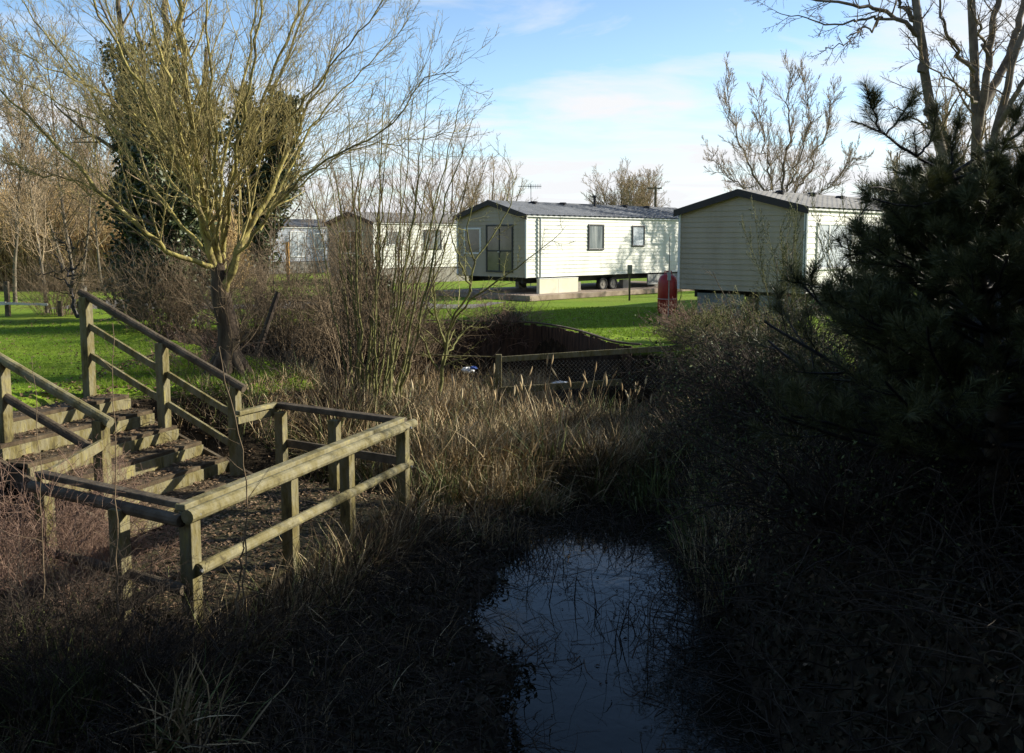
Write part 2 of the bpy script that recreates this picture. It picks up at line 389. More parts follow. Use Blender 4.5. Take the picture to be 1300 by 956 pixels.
def make_ground():
    def axis(a, b, st, ext):
        fine = np.arange(a, b + 1e-6, st)
        lo = a - np.cumsum(np.geomspace(st, st * 200, 34)); hi = b + np.cumsum(np.geomspace(st, st * 200, 34))
        return np.concatenate([lo[lo > -ext][::-1], fine, hi[hi < ext]])
    xs = axis(-10, 6, .14, 1500); ys = axis(1, 26, .14, 1500)
    X, Y = np.meshgrid(xs, ys); Z = height(X, Y)
    rg = np.random.default_rng(1)
    near = (np.abs(X + 2) < 9) & (Y > 0) & (Y < 27)
    d = edge_dist(X, Y)
    Z = Z + rg.normal(size=Z.shape) * np.where(near, np.where(d > -.6, .022, .006), 0)
    g = G(); nx = len(xs); ny = len(ys)
    i = np.arange(nx * ny).reshape(ny, nx)
    f = np.stack([i[:-1, :-1], i[:-1, 1:], i[1:, 1:], i[1:, :-1]], -1).reshape(-1, 4)
    g.add(np.stack([X, Y, Z], -1).reshape(-1, 3), f)
    m = bpy.data.materials.new('ground_lawn_and_mud'); m.use_nodes = True; n = m.node_tree; b = n.nodes['Principled BSDF']
    b.inputs['Roughness'].default_value = .95; b.inputs['Specular IOR Level'].default_value = .15
    geo = n.nodes.new('ShaderNodeNewGeometry'); sp_ = n.nodes.new('ShaderNodeSeparateXYZ'); n.links.new(geo.outputs['Position'], sp_.inputs[0])
    def noise(sc, det=6, st=None):
        k = n.nodes.new('ShaderNodeTexNoise'); k.inputs['Scale'].default_value = sc; k.inputs['Detail'].default_value = det
        if st:
            mp = n.nodes.new('ShaderNodeMapping'); mp.inputs['Scale'].default_value = st
            n.links.new(geo.outputs['Position'], mp.inputs[0]); n.links.new(mp.outputs[0], k.inputs['Vector'])
        else: n.links.new(geo.outputs['Position'], k.inputs['Vector'])
        return k.outputs[0]
    def ramp(f_, cols):
        r = n.nodes.new('ShaderNodeValToRGB'); n.links.new(f_, r.inputs[0]); e = r.color_ramp.elements
        for k, (p, c) in enumerate(cols):
            q = e[0] if k == 0 else (e[len(e)-1] if k == len(cols)-1 else e.new(p)); q.position = p; q.color = (*c, 1)
        return r.outputs[0]
    def mth(op, a, c=None, d_=None):
        k = n.nodes.new('ShaderNodeMath'); k.operation = op; k.use_clamp = False
        for j, v in enumerate((a, c, d_)):
            if v is None: continue
            if isinstance(v, (int, float)): k.inputs[j].default_value = v
            else: n.links.new(v, k.inputs[j])
        return k.outputs[0]
    def mix(f_, a, c):
        k = n.nodes.new('ShaderNodeMix'); k.data_type = 'RGBA'; n.links.new(f_, k.inputs[0]); n.links.new(a, k.inputs[6]); n.links.new(c, k.inputs[7]); return k.outputs[2]
    gr = mix(ramp(noise(.35, 4), [(.35, (0, 0, 0)), (.65, (1, 1, 1))]),
             ramp(noise(9, 8), [(.25, (.10, .18, .010)), (.5, (.155, .27, .016)), (.75, (.21, .34, .028))]),
             ramp(noise(14, 8), [(.2, (.13, .13, .03)), (.5, (.19, .25, .028)), (.8, (.26, .33, .045))]))
    mud = ramp(noise(6, 8), [(.25, (.008, .006, .004)), (.5, (.028, .021, .013)), (.75, (.07, .052, .032))])
    # lawn only above the bank top and beyond the bank side: by height, roughened by noise
    zf = mth('MULTIPLY_ADD', sp_.outputs[2], 8.0, 1.25)
    zf = mth('ADD', zf, mth('MULTIPLY', mth('SUBTRACT', noise(1.6, 5), .5), 1.6))
    c1 = n.nodes.new('ShaderNodeClamp'); n.links.new(zf, c1.inputs[0])
    # near bank (close to the viewer) is bare litter, not lawn
    yf = mth('MULTIPLY_ADD', sp_.outputs[1], .8, -8.6); yf = mth('ADD', yf, mth('MULTIPLY', sp_.outputs[0], -.25)); 
    yf = mth('ADD', yf, mth('MULTIPLY', mth('SUBTRACT', noise(.8, 4), .5), 3))
    c2 = n.nodes.new('ShaderNodeClamp'); n.links.new(yf, c2.inputs[0])
    # woodland floor far left
    wf = mth('MULTIPLY_ADD', sp_.outputs[1], .5, -18.5); 
    lf = mth('MULTIPLY_ADD', sp_.outputs[0], -.3, -3.6); wl = mth('MINIMUM', wf, lf)
    c3 = n.nodes.new('ShaderNodeClamp'); n.links.new(wl, c3.inputs[0])
    fac = mth('MULTIPLY', c1.outputs[0], c2.outputs[0]); fac = mth('MULTIPLY', fac, mth('SUBTRACT', 1.0, c3.outputs[0]))
    tan = ramp(noise(3, 6), [(.3, (.12, .08, .04)), (.7, (.26, .19, .10))])
    base = mix(c3.outputs[0], mud, tan)
    n.links.new(mix(fac, base, gr), b.inputs['Base Color'])
    bp = n.nodes.new('ShaderNodeBump'); bp.inputs['Strength'].default_value = .6; bp.inputs['Distance'].default_value = .04
    n.links.new(noise(28, 6), bp.inputs['Height']); n.links.new(bp.outputs[0], b.inputs['Normal'])
    tag(g.build('ground', m), kind='structure')
make_ground()

g = G(); xs = np.linspace(-7.5, 4.2, 24); ys = np.linspace(.5, 24, 40); X, Y = np.meshgrid(xs, ys)
i = np.arange(X.size).reshape(X.shape)
g.add(np.stack([X, Y, X * 0 + WATER_Z], -1).reshape(-1, 3), np.stack([i[:-1, :-1], i[:-1, 1:], i[1:, 1:], i[1:, :-1]], -1).reshape(-1, 4))
tag(g.build('water', M['water']), kind='structure')
g = G()
g.add([(-14, 28.2, .012), (-1.2, 28.4, .012), (-.2, 31.2, .012), (-14, 32.8, .012)], [(0, 1, 2, 3)])
tag(g.build('path', M['gravel']), kind='structure')

# ------------------------------------------------------------------ static caravans
Uv = np.array([math.sqrt(.5), math.sqrt(.5), 0]); Vv = np.array([-math.sqrt(.5), math.sqrt(.5), 0])
def caravan(name, label, corner, L, Wd, clad_side, clad_end, roofm, z0=.74, ze=2.82, zr=3.30):
    e = empty(name, (corner[0], corner[1], 0), label, 'static caravan', 'static caravans parked beyond the ditch', math.radians(45))
    hh = .14
    # long walls, slanted boards
    def longwall(y, s):
        q = G(); z = z0
        while z < ze - .01:
            z2 = min(z + hh, ze); o = -.02 * s
            q.add([(0, y + o, z), (L, y + o, z), (L, y, z2), (0, y, z2), (0, y, z), (L, y, z)], [(0, 1, 2, 3), (4, 5, 1, 0)])
            z = z2
        return q.build('side_wall', clad_side, e)
    longwall(0, 1); longwall(Wd, -1)
    def hw(z): return Wd / 2 if z <= ze else Wd / 2 * (zr - z) / (zr - ze)
    def gable(x, s):
        q = G(); z = z0
        while z < zr - .01:
            z2 = min(z + hh, zr); o = -.02 * s; a, b_ = hw(z), hw(z2); c = Wd / 2
            q.add([(x + o, c - a, z), (x + o, c + a, z), (x, c + b_, z2), (x, c - b_, z2), (x, c - a, z), (x, c + a, z)], [(0, 1, 2, 3), (4, 5, 1, 0)])
            z = z2
        return q.build('gable_wall', clad_end, e)
    gable(0, 1); gable(L, -1)
    q = G(); q.box2((.03, .03, z0 - .02), (L - .03, Wd - .03, z0)); q.build('floor_panel', M['chassis'], e)
    # roof: pressed tile sheet
    q = G(); ov = .13; ns = 14; nx = int((L + 2 * ov) / .07) + 1
    xs = np.linspace(-ov, L + ov, nx)
    for sgn in (0, 1):
        run = Wd / 2 + ov; slope = (zr - ze) / (Wd / 2)
        t = np.linspace(0, 1, ns + 1)
        P = []
        for k in range(ns):
            for tt, stp in ((t[k], .035), (t[k + 1], 0)):
                yy = -ov + run * tt; z = ze + .06 + slope * yy + stp
                P.append(np.stack([xs, np.full(nx, yy if not sgn else Wd - yy), z + .022 * np.abs(np.sin(xs * np.pi / .28))], -1))
        P = np.array(P); i = np.arange(P.shape[0] * nx).reshape(P.shape[0], nx)
        f = np.stack([i[:-1, :-1], i[:-1, 1:], i[1:, 1:], i[1:, :-1]], -1).reshape(-1, 4)
        q.add(P.reshape(-1, 3), f)
    r = q.build('roof', roofm, e)
    q = G(); q.beam((-ov, Wd / 2, zr + .085), (L + ov, Wd / 2, zr + .085), .16, .04); q.build('ridge_cap', roofm, r)
    # bargeboards
    for x in (-ov - .012, L + ov + .012):
        q = G()
        for sgn in (0, 1):
            slope = (zr - ze) / (Wd / 2)
            y1 = -ov - .02; z1 = ze + .0 + slope * y1
            ys = [y1, Wd / 2]; zs = [z1, zr]
            if sgn: ys = [Wd - a for a in ys]
            v = []
            for xx in (x - .012, x + .012):
                v += [(xx, ys[0], zs[0] - .07), (xx, ys[1], zs[1] - .07), (xx, ys[1], zs[1] + .115), (xx, ys[0], zs[0] + .115)]
            q.add(v, BOXF)
        q.build('bargeboard', M['fascia'], e)
    # soffit + gutter on long sides
    for y, s in ((-.03, -1), (Wd + .03, 1)):
        q = G(); q.box2((-.05, min(y, y + .05 * s), ze - .005), (L + .05, max(y, y + .05 * s), ze + .045)); q.build('gutter', M['white'] if clad_side is not M['cladcream'] or True else M['greytrim'], e)
    # corner trims
    for (x, y) in ((-.022, -.022), (L + .022, -.022), (-.022, Wd + .022), (L + .022, Wd + .022)):
        q = G(); q.box2((x - .03, y - .03, z0 - .01), (x + .03, y + .03, ze - .01)); q.build('corner_trim', M['greytrim'] if clad_side is M['cladgrey'] else M['white'], e)
    # chassis beams
    q = G(); q.box2((.2, .35, z0 - .22), (L - .2, .45, z0 - .03)); q.box2((.2, Wd - .45, z0 - .22), (L - .2, Wd - .35, z0 - .03))
    for x in np.arange(.6, L - .3, 1.1): q.box2((x, .46, z0 - .18), (x + .06, Wd - .46, z0 - .04))
    q.build('chassis', M['chassis'], e)
    return e
def window(e, face, a0, a1, z0, z1, Wd=3.5, frame=None, paneM=None, mull=(), trans_=None, curtain=False):
    """face 'side' = y=0 wall along x;  'end' = x=0 wall along y"""
    def bx(q, u0, u1, w0, w1, zz0, zz1):
        if face == 'side': q.box2((u0, -w1, zz0), (u1, -w0, zz1))
        else: q.box2((-w1, u0, zz0), (-w0, u1, zz1))
    q = G(); t = .06
    bx(q, a0, a1, -.02, .05, z1 - t, z1); bx(q, a0, a1, -.02, .055, z0, z0 + t)
    bx(q, a0, a0 + t, -.02, .05, z0 + t, z1 - t); bx(q, a1 - t, a1, -.02, .05, z0 + t, z1 - t)
    for mm in mull: bx(q, a0 + (a1 - a0) * mm - .025, a0 + (a1 - a0) * mm + .025, -.01, .045, z0 + t, z1 - t)
    if trans_: 
        us = [a0 + t] + [a0 + (a1 - a0) * m_ for m_ in mull] + [a1 - t]
        for k in range(len(us) - 1): bx(q, us[k] + .026, us[k + 1] - .026, -.01, .045, z1 - trans_ - .05, z1 - trans_)
    w = q.build('window', frame or M['white'], e, bevel=.006)
    q = G(); bx(q, a0 + t, a1 - t, .022, .028, z0 + t, z1 - t); q.build('pane', paneM or M['glass'], w)
    return w
def blocks(e, pts, h=.5):
    for (x, y) in pts:
        q = G(); q.box2((x - .22, y - .11, 0), (x + .22, y + .11, h * .5 - .004)); q.box2((x - .215, y - .1, h * .5), (x + .215, y + .1, h)); q.build('support_block', M['block'], e, bevel=.01)
def vents(e, pts, roofm):
    for (x, y, z) in pts:
        q = G(); q.pole((x, y, z), (x, y, z + .09), .09); q.pole((x, y, z + .10), (x, y, z + .15), .16, .12); q.build('roof_vent', M['fascia'], e)
def wheel(e, x, y, z, r=.25):
    # tyre + rim, axle along local y
    prof = [(r - .09, -.075), (r - .02, -.085), (r, -.055), (r, .055), (r - .02, .085), (r - .09, .075)]
    K = 22; a = np.linspace(0, 2 * np.pi, K, endpoint=False)
    V = np.array([[(x + np.cos(t) * p[0], y + p[1], z + np.sin(t) * p[0]) for t in a] for p in prof])
    i = np.arange(len(prof) * K).reshape(len(prof), K); nx = np.roll(i, -1, 1)
    f = np.stack([i[:-1], nx[:-1], nx[1:], i[1:]], -1).reshape(-1, 4)
    q = G(); q.add(V.reshape(-1, 3), f); w = q.build('tyre', M['tyre'], e, smooth=True)
    q = G(); q.pole((x, y - .06, z), (x, y + .05, z), r - .085, sides=18); q.pole((x, y - .085, z), (x, y - .06, z), .05, sides=12)
    q.build('rim', M['block'], w)

# middle cream caravan
mc = caravan('static_caravan', 'long cream static caravan with blue-grey tiled roof, two dark-framed side windows, exposed wheels', (0.49, 32.7), 11.0, 3.5, M['cladcream'], M['cladgrey'], M['roof'], z0=.76, ze=2.86, zr=3.36)
window(mc, 'side', 3.25, 4.15, 1.68, 2.64, frame=M['darkframe'])
window(mc, 'side', 5.85, 6.65, 1.80, 2.62, frame=M['darkframe'], paneM=M['curtain'])
window(mc, 'end', .62, 1.98, .92, 2.60, frame=M['darkframe'], paneM=M['glassdark'], mull=(.5,), trans_=.9)
window(mc, 'end', 2.25, 3.15, 1.55, 2.5, frame=M['white'], paneM=M['glassdark'])
q = G(); q.box2((-.075, 1.25, 1.62), (-.05, 1.35, 1.66)); q.build('door_handle', M['metal'], mc)
q = G(); q.box2((8.2, -.035, 1.2), (8.55, -.01, 1.42)); q.build('vent_grille', M['white'], mc)
q = G(); q.pole((.62, -.075, .76), (.62, -.075, 2.84), .035); q.pole((.62, -.075, .76), (.62, -.01, .6), .035); q.build('downpipe', M['greytrim'], mc)
q = G(); q.box2((.5, -.16, .03), (2.55, -.02, .70)); sb = q.build('storage_box', M['panel'], mc, bevel=.01)
q = G(); q.box2((1.50, -.165, .06), (1.515, -.161, .68)); q.box2((.5, -.17, .70), (2.55, -.0, .72)); q.build('lid', M['white'], sb)
blocks(mc, [(2.9, .3), (5.9, .35), (7.8, .3), (9.6, .3), (2.9, 3.1), (7.8, 3.1)], .52)
wheel(mc, 4.35, .22, .40, .26); wheel(mc, 4.95, .22, .40, .26); wheel(mc, 4.35, 3.2, .40, .26); wheel(mc, 4.95, 3.2, .40, .26)
vents(mc, [(2.0, 1.55, 3.33), (3.6, 1.55, 3.33), (7.4, 1.55, 3.33), (8.9, 1.55, 3.33)], None)
q = G(); q.pole((5.3, 1.4, 3.3), (5.3, 1.4, 3.72), .055); q.pole((5.3, 1.4, 3.72), (5.3, 1.4, 3.80), .085); q.build('flue', M['chassis'], mc)
q = G(); q.box2((6.9, -.03, .3), (7.9, .02, .70)); q.box2((8.3, -.03, .3), (9.7, .02, .70)); q.build('skirting_board', M['skirt'], mc)
q = G(); q.box2((-.6, -.75, 0.0), (11.4, 4.1, .19)); sl = q.build('concrete_base', M['concrete'], None, bevel=.02)
sl.location = (0.49, 32.7, 0); sl.rotation_euler = (0, 0, math.radians(45)); tag(sl, 'pinkish concrete slab under the long cream caravan with the exposed wheels', 'concrete slab')

# right caravan
rc = caravan('static_caravan', 'nearest static caravan, blank olive-grey gable end with thick black bargeboards, behind the bushes', (7.27, 23.6), 11.0, 3.7, M['cladcream'], M['cladgrey'], M['roofgrey'], z0=.72, ze=2.80, zr=3.26)
window(rc, 'side', .58, 2.5, 1.30, 2.50, frame=M['white'], paneM=M['curtain'], mull=(.33,))
window(rc, 'side', 3.4, 4.6, 1.55, 2.5, frame=M['white'])
q = G(); q.box2((-.07, -.075, .72), (.0, -.026, 2.78)); q.build('downpipe', M['greytrim'], rc)
q = G(); q.box2((.12, .2, 0), (.17, 1.3, .62)); q.box2((.12, 1.75, 0), (.17, 3.2, .62)); q.build('skirting_board', M['skirt'], rc)
blocks(rc, [(.5, .5), (3, .4), (.5, 3.2), (6, .4), (3, 3.2)], .5)
wheel(rc, 4.6, .24, .40, .26); wheel(rc, 5.2, .24, .40, .26)
vents(rc, [(1.6, 1.6, 3.24), (3.3, 1.55, 3.24), (4.9, 1.5, 3.2), (6.4, 1.45, 3.2)], None)
# two caravans further back
c3 = caravan('static_caravan', 'cream static caravan with a small dark side window, half hidden behind the multi-stemmed shrub', (-6.4, 44.0), 10.0, 3.66, M['cladcream'], M['cladgrey'], M['roofgrey'])
window(c3, 'side', 3.0, 4.1, 1.6, 2.55, frame=M['darkframe'])
window(c3, 'side', .8, 1.5, 1.8, 2.5, frame=M['white'])
window(c3, 'end', .8, 2.8, 1.4, 2.5, frame=M['white'], paneM=M['glassdark'], mull=(.5,))
q = G(); q.box2((.1, -.02, 0), (9.9, .02, .70)); q.box2((-.02, .1, 0), (.02, 3.5, .70)); q.build('skirting_board', M['block'], c3)
c4 = caravan('static_caravan', 'farthest static caravan, blue-grey walls with white-framed windows, left of the other three', (-16.3, 56.3), 10.0, 3.66, M['cladblue'], M['cladblue'], M['roof'])
window(c4, 'side', 3.6, 4.7, 1.0, 2.6, frame=M['white'], paneM=M['curtain'], mull=(.5,))
window(c4, 'side', 5.3, 6.1, 1.5, 2.5, frame=M['white'])
window(c4, 'side', 1.0, 2.2, 1.5, 2.5, frame=M['white'])
q = G(); q.box2((.1, -.02, 0), (9.9, .02, .70)); q.box2((-.02, .1, 0), (.02, 3.5, .70)); q.build('skirting_board', M['block'], c4)

# ------------------------------------------------------------------ platform and steps
DZ = -1.0; RZ = -.08
N = gz(240, 648, RZ); Fc = gz(513, 537, RZ); Cc = gz(352, 516, RZ); Lc = gz(50, 606, RZ)
P3t = gz(300, 490, .22)
P3 = gz(301, 528, RZ)
def xy(p, z): return np.array([p[0], p[1], z])
pl = empty('pond_platform', (float((N[0] + Cc[0]) / 2), float((N[1] + Cc[1]) / 2), DZ), 'low timber pond platform with round top rails and mossy deck at the water edge', 'platform')
def P_(o, g, nme, m, **k): return shift(g, o).build(nme, m, o, **k)
acr = nrm((Lc - N) * [1, 1, 0]); al = nrm((Fc - N) * [1, 1, 0])
Llen = np.linalg.norm((Fc - N)[:2]); nb = 25; wid = 1.95
rg = np.random.default_rng(5)
for k in range(nb):
    c0 = N + al * (Llen * (k + .5) / nb); c0 = xy(c0, DZ - .02 + rg.uniform(-.004, .004))
    q = G(); q.beam(c0 + acr * rg.uniform(-.03, .01), c0 + acr * (wid + rg.uniform(-.02, .03)), Llen / nb - .012, .04)
    P_(pl, q, 'deck_board', M['deck'], bevel=.004)
q = G(); q.beam(xy(N, DZ - .12), xy(Fc, DZ - .12), .05, .14); q.beam(xy(N, DZ - .12) + acr * wid, xy(Fc, DZ - .12) + acr * wid, .05, .14)
P_(pl, q, 'joist', M['darkrail'])
def post(o, p, zt, zb, w=.12, m=None, rot=None):
    q = G(); d = al if rot is None else rot
    q.beam((p[0], p[1], zb), (p[0], p[1], zt), w, w, up=d); return P_(o, q, 'post', m or M['post'], bevel=.008)
post(pl, N, RZ + .0, -1.9)
for px_, py_ in ((367, 596), (440, 566), (511, 540)):
    p = gz(px_, py_, RZ); post(pl, p, RZ - .05, -1.9)
bd = nrm((Fc - Cc) * [1, 1, 0])
for px_, py_ in ((424, 528), (356, 518)):
    p = gz(px_, py_, RZ); post(pl, p, RZ - .05, -1.3)
for px_, py_ in ((150, 636), (55, 610)):
    p = gz(px_, py_, RZ); post(pl, p, RZ - .06, -1.6)
outn = -acr
def rail(o, a, b_, r, m, name='handrail', sides=12):
    q = G(); q.pole(a, b_, r, r * .92, sides); return P_(o, q, name, m, smooth=False)
# long side: plank cap + half round outside
q = G(); q.beam(xy(N, RZ + .03) - outn * .05 - al * .06, xy(Fc, RZ + .03) - outn * .05 + al * .05, .10, .055); P_(pl, q, 'cap_rail', M['rail'], bevel=.01)
rail(pl, xy(N, RZ - .015) + outn * .075 - al * .1, xy(Fc, RZ - .015) + outn * .075 + al * .12, .058, M['rail'])
rail(pl, xy(N, RZ - .47) + outn * .085, xy(Fc, RZ - .47) + outn * .085, .05, M['rail'], 'mid_rail')
# back side
q = G(); q.beam(xy(Fc, RZ + .02), xy(Cc, RZ + .02), .13, .07); P_(pl, q, 'cap_rail', M['darkrail'], bevel=.012)
q = G(); q.beam(xy(Fc, RZ - .46) , xy(Cc, RZ - .46), .05, .10); P_(pl, q, 'mid_rail', M['darkrail'], bevel=.006)
# short rail to stair post
q = G(); q.beam(xy(Cc, RZ + .03), xy(P3, RZ + .03), .09, .055); P_(pl, q, 'cap_rail', M['rail'], bevel=.01)
q = G(); q.beam(xy(Cc, RZ - .06), xy(P3, RZ - .06), .04, .09); P_(pl, q, 'brace_rail', M['post'], bevel=.006)
# left front side
q = G(); q.beam(xy(N, RZ + .035) + acr * .05, xy(Lc, RZ + .035), .10, .055); P_(pl, q, 'cap_rail', M['darkrail'], bevel=.01)
q = G(); q.pole(xy(N, RZ - .06) - al * .09, xy(Lc, RZ - .06) - al * .09, .052); P_(pl, q, 'handrail', M['darkrail'])
q = G(); q.pole(xy(N, RZ - .62) - al * .09, xy(Lc, RZ - .62) - al * .09, .045); P_(pl, q, 'mid_rail', M['darkrail'])

for px_, py_ in ((367, 596), (440, 566), (511, 540), (240, 648)):
    p = gz(px_, py_, RZ)
    for dz_ in (-.015, -.47):
        a = xy(p, RZ + dz_) + outn * (.132 if dz_ > -.1 else .134); q = G(); q.pole(a - outn * .02, a, .014, .012, 8); P_(pl, q, 'bolt', M['metal'])
# steps
T1 = at(108, 374, 12.7); 
R3 = P3t
dn = nrm((R3 - T1) * [1, 1, 0]); rt = np.array([dn[1], -dn[0], 0])   # rt points towards the viewer side
st = empty('timber_steps', (float(T1[0]), float(T1[1]), 0.0), 'weathered wooden steps with sloping handrails from the lawn down to the platform', 'steps')
run = np.linalg.norm((R3 - T1)[:2])
# right (far) handrail posts
def hz_at(s): return T1[2] + (R3[2] - T1[2]) * s / run
for s in (0, run * .52, run * .985):
    p = T1 + dn * s; post(st, p, hz_at(s) - .03, min(0.1, hz_at(s) - 1.25) - .3, .125, rot=dn)
off = rt * .085
q = G(); q.pole(T1 - dn * .08 + [0, 0, .03], R3 + dn * .12 + [0, 0, -.03], .052); P_(st, q, 'handrail', M['darkrail'])
for dz in (-.40, -.80):
    for s0, s1 in ((.03, run * .52 - .07), (run * .52 + .07, run * .985 - .07)):
        a = T1 + dn * s0; b_ = T1 + dn * s1; q = G()
        q.beam((a[0], a[1], hz_at(s0) + dz), (b_[0], b_[1], hz_at(s1) + dz), .045, .085); P_(st, q, 'side_rail', M['post'], bevel=.006)
# near handrail
PL = gz(131, 531, .16); PLz = .16
slope = (R3[2] - T1[2]) / run
slope_n = slope * .88; b0 = PL - dn * 3.6; 
q = G(); q.pole((b0[0], b0[1], PLz - slope_n * 3.6), PL + dn * .1 + np.array([0, 0, slope * .1 - .0]), .055); P_(st, q, 'handrail', M['rail'])
for s in (0.04, 1.45, 2.9):
    p = PL - dn * s; post(st, p, PLz + slope_n * -s - .04, min(PLz - slope_n * s - 1.3, 0), .13, rot=dn)
q = G(); q.pole((b0[0], b0[1], PLz - slope_n * 3.6 - .42), (PL[0], PL[1], PLz - .42), .05); P_(st, q, 'side_rail', M['darkrail'])
q = G(); q.beam(xy(PL, RZ - .03), xy(Lc, RZ - .03), .05, .11); P_(st, q, 'brace_rail', M['post'], bevel=.006)
# treads
wst = float(np.dot((PL - R3)[:2], rt[:2]))
ns = 5; 
top_s = .15; tot = run + .1
for k in range(ns + 1):
    z = -.03 - (1.0 / (ns + .5)) * k - .02; s0 = top_s + (tot - top_s) * k / (ns + 1) ; s1 = top_s + (tot - top_s) * (k + 1) / (ns + 1) + .02
    base = T1 + dn * s0
    a = xy(base + dn * ((s1 - s0) / 2), z) + rt * -.15; b_ = a + rt * (wst + .3)
    q = G(); q.beam(a, b_, (s1 - s0) - .05, .045); P_(st, q, 'tread', M['tread'], bevel=.006)
    c = xy(base + dn * (s1 - s0 - .02), z - .10) + rt * -.15
    q = G(); q.beam(c, c + rt * (wst + .3), .045, .16); P_(st, q, 'riser', M['post'], bevel=.006)
for o_ in (-.17, wst + .17):
    a = T1 + dn * .1 + rt * o_; b_ = T1 + dn * (tot) + rt * o_; q = G()
    q.beam((a[0], a[1], -.16), (b_[0], b_[1], -1.06), .05, .2); P_(st, q, 'stringer', M['darkrail'])


# ------------------------------------------------------------------ ditch fence with wire netting
fp0 = gz(633, 452, -.03); fp1 = at(862, 439, 17.3)
fe = empty('netting_fence', (float(fp0[0]), float(fp0[1]), -1.1), 'timber rail fence with wire netting across the ditch, in the reeds', 'fence')
for px_, t in ((633, 0), (852, .955)):
    p = fp0 + (fp1 - fp0) * t; q = G(); q.beam((p[0], p[1], -1.5), (p[0], p[1], .0), .11, .09, up=(0, 1, 0)); P_(fe, q, 'post', M['post'], bevel=.008)
q = G(); q.beam(fp0 + [.06, -.07, -.05], fp1 + [.1, -.07, -.02], .04, .10); P_(fe, q, 'top_rail', M['post'], bevel=.006)
lp0 = fp0 + [0, -.07, -.62]; lp1 = fp0 + (fp1 - fp0) * .68 + [0, -.07, -.60]
q = G(); q.beam(lp0, lp1, .04, .12); P_(fe, q, 'bottom_rail', M['post'], bevel=.006)
q = G(); fl = np.linalg.norm((fp1 - fp0)[:2]); fd = nrm((fp1 - fp0) * [1, 1, 0]); H_ = .56; cell = .075
segs = []
for k in np.arange(-H_, fl * .95, cell):
    for sg in (1, -1):
        u0 = k if sg > 0 else k + H_; u1 = k + H_ if sg > 0 else k
        K = 16; t = np.linspace(0, 1, K); u = u0 + (u1 - u0) * t; z = -H_ * t
        ok = (u > 0) & (u < fl * .95); u = np.clip(u, 0, fl * .95)
        if ok.sum() < 2: continue
        jit = .007 * ((np.arange(K) % 2) * 2 - 1)
        segs.append(np.stack([fp0[0] + fd[0] * (u + jit), fp0[1] + fd[1] * (u + jit) - .10, fp0[2] - .08 + z], -1))
segs = np.array(segs); q.strands(segs, np.full(segs.shape[:2], .0016), 3); P_(fe, q, 'wire_netting', M['wire'])
lw = at(500, 449, float(fp0[1]) + .3)
q = G(); K = 10; t = np.linspace(0, 1, K)[:, None]; pp = lw + (fp0 + [0, 0, -.02] - lw) * t; q.strands(pp[None], np.full((1, K), .012), 5); P_(fe, q, 'strand_wire', M['post'])
# boards edging the lawn
rv = empty('timber_revetment', (1.5, 21.0, -.6), 'dark stained upright boards retaining the lawn edge above the ditch', 'retaining boards')
line = np.array([(-2.6, 23.45), (-1.0, 23.15), (.45, 22.95), (1.05, 22.0), (1.45, 21.0), (1.75, 19.8), (2.05, 18.25), (2.5, 17.95)]) + [-.05, -.12]
lp = poly([(a, b_, 0) for a, b_ in line], 60)
q = G(); seg = np.linalg.norm(np.diff(lp, axis=0), axis=1); cum = np.concatenate([[0], np.cumsum(seg)])
s = 0.0; rg = np.random.default_rng(8)
while s < cum[-1] - .2:
    wv = rg.uniform(.13, .2); a = np.array([np.interp(s, cum, lp[:, k]) for k in (0, 1)]); b_ = np.array([np.interp(s + wv - .012, cum, lp[:, k]) for k in (0, 1)])
    zt = .04 + rg.uniform(-.03, .03); d = nrm(np.array([b_[0] - a[0], b_[1] - a[1], 0])); 
    q.beam((a[0], a[1], (zt - 1.3) / 2), (b_[0], b_[1], (zt - 1.3) / 2), .035, zt + 1.3); s += wv
P_(rv, q, 'board_wall', M['revet'])
q = G(); cp_ = lp.copy(); 
for k in range(0, 58, 3):
    a, b_ = lp[k], lp[k + 3] if k + 3 < 60 else lp[59]
    q.beam((a[0] + .0, a[1] + .0, .085), (b_[0], b_[1], .085), .07, .035)
P_(rv, q, 'capping', M['darkrail'])

# ------------------------------------------------------------------ small things by the caravans
def gas(x, y, label):
    e = empty('gas_cylinder', (x, y, 0), label, 'gas cylinder')
    r = .275; prof = [(.22, 0), (.24, .03), (.24, .05), (r, .08), (r, .86), (r * .95, .95), (r * .78, 1.04), (r * .45, 1.10), (.05, 1.115)]
    K = 24; a = np.linspace(0, 2 * np.pi, K, endpoint=False)
    V = np.array([[(np.cos(t) * p[0], np.sin(t) * p[0], p[1]) for t in a] for p in prof]); i = np.arange(len(prof) * K).reshape(len(prof), K); nx = np.roll(i, -1, 1)
    q = G(); q.add(V.reshape(-1, 3), np.stack([i[:-1], nx[:-1], nx[1:], i[1:]], -1).reshape(-1, 4)); q.build('body', M['red'], e, smooth=True)
    q = G(); q.pole((0, 0, 1.11), (0, 0, 1.18), .03); q.pole((0, -.0, 1.15), (.07, -.05, 1.15), .015); q.build('valve', M['metal'], e)
    q = G(); t = np.linspace(0, 1.6 * np.pi, 20); P = np.stack([np.cos(t) * .11, np.sin(t) * .11, np.full(20, 1.19)], -1)
    q.strands(P[None], np.full((1, 20), .012), 6)
    for a_ in (0.3, 1.9, 3.6): q.pole((np.cos(a_) * .11, np.sin(a_) * .11, 1.05), (np.cos(a_) * .11, np.sin(a_) * .11, 1.19), .012, sides=6)
    q.build('collar', M['red'], e)
    t = np.linspace(0, 2 * np.pi, 25); q = G(); q.strands(np.stack([np.cos(t) * (r + .002), np.sin(t) * (r + .002), np.full(25, .42)], -1)[None], np.full((1, 25), .008), 4); q.build('band', M['plastic'], e)
    return e
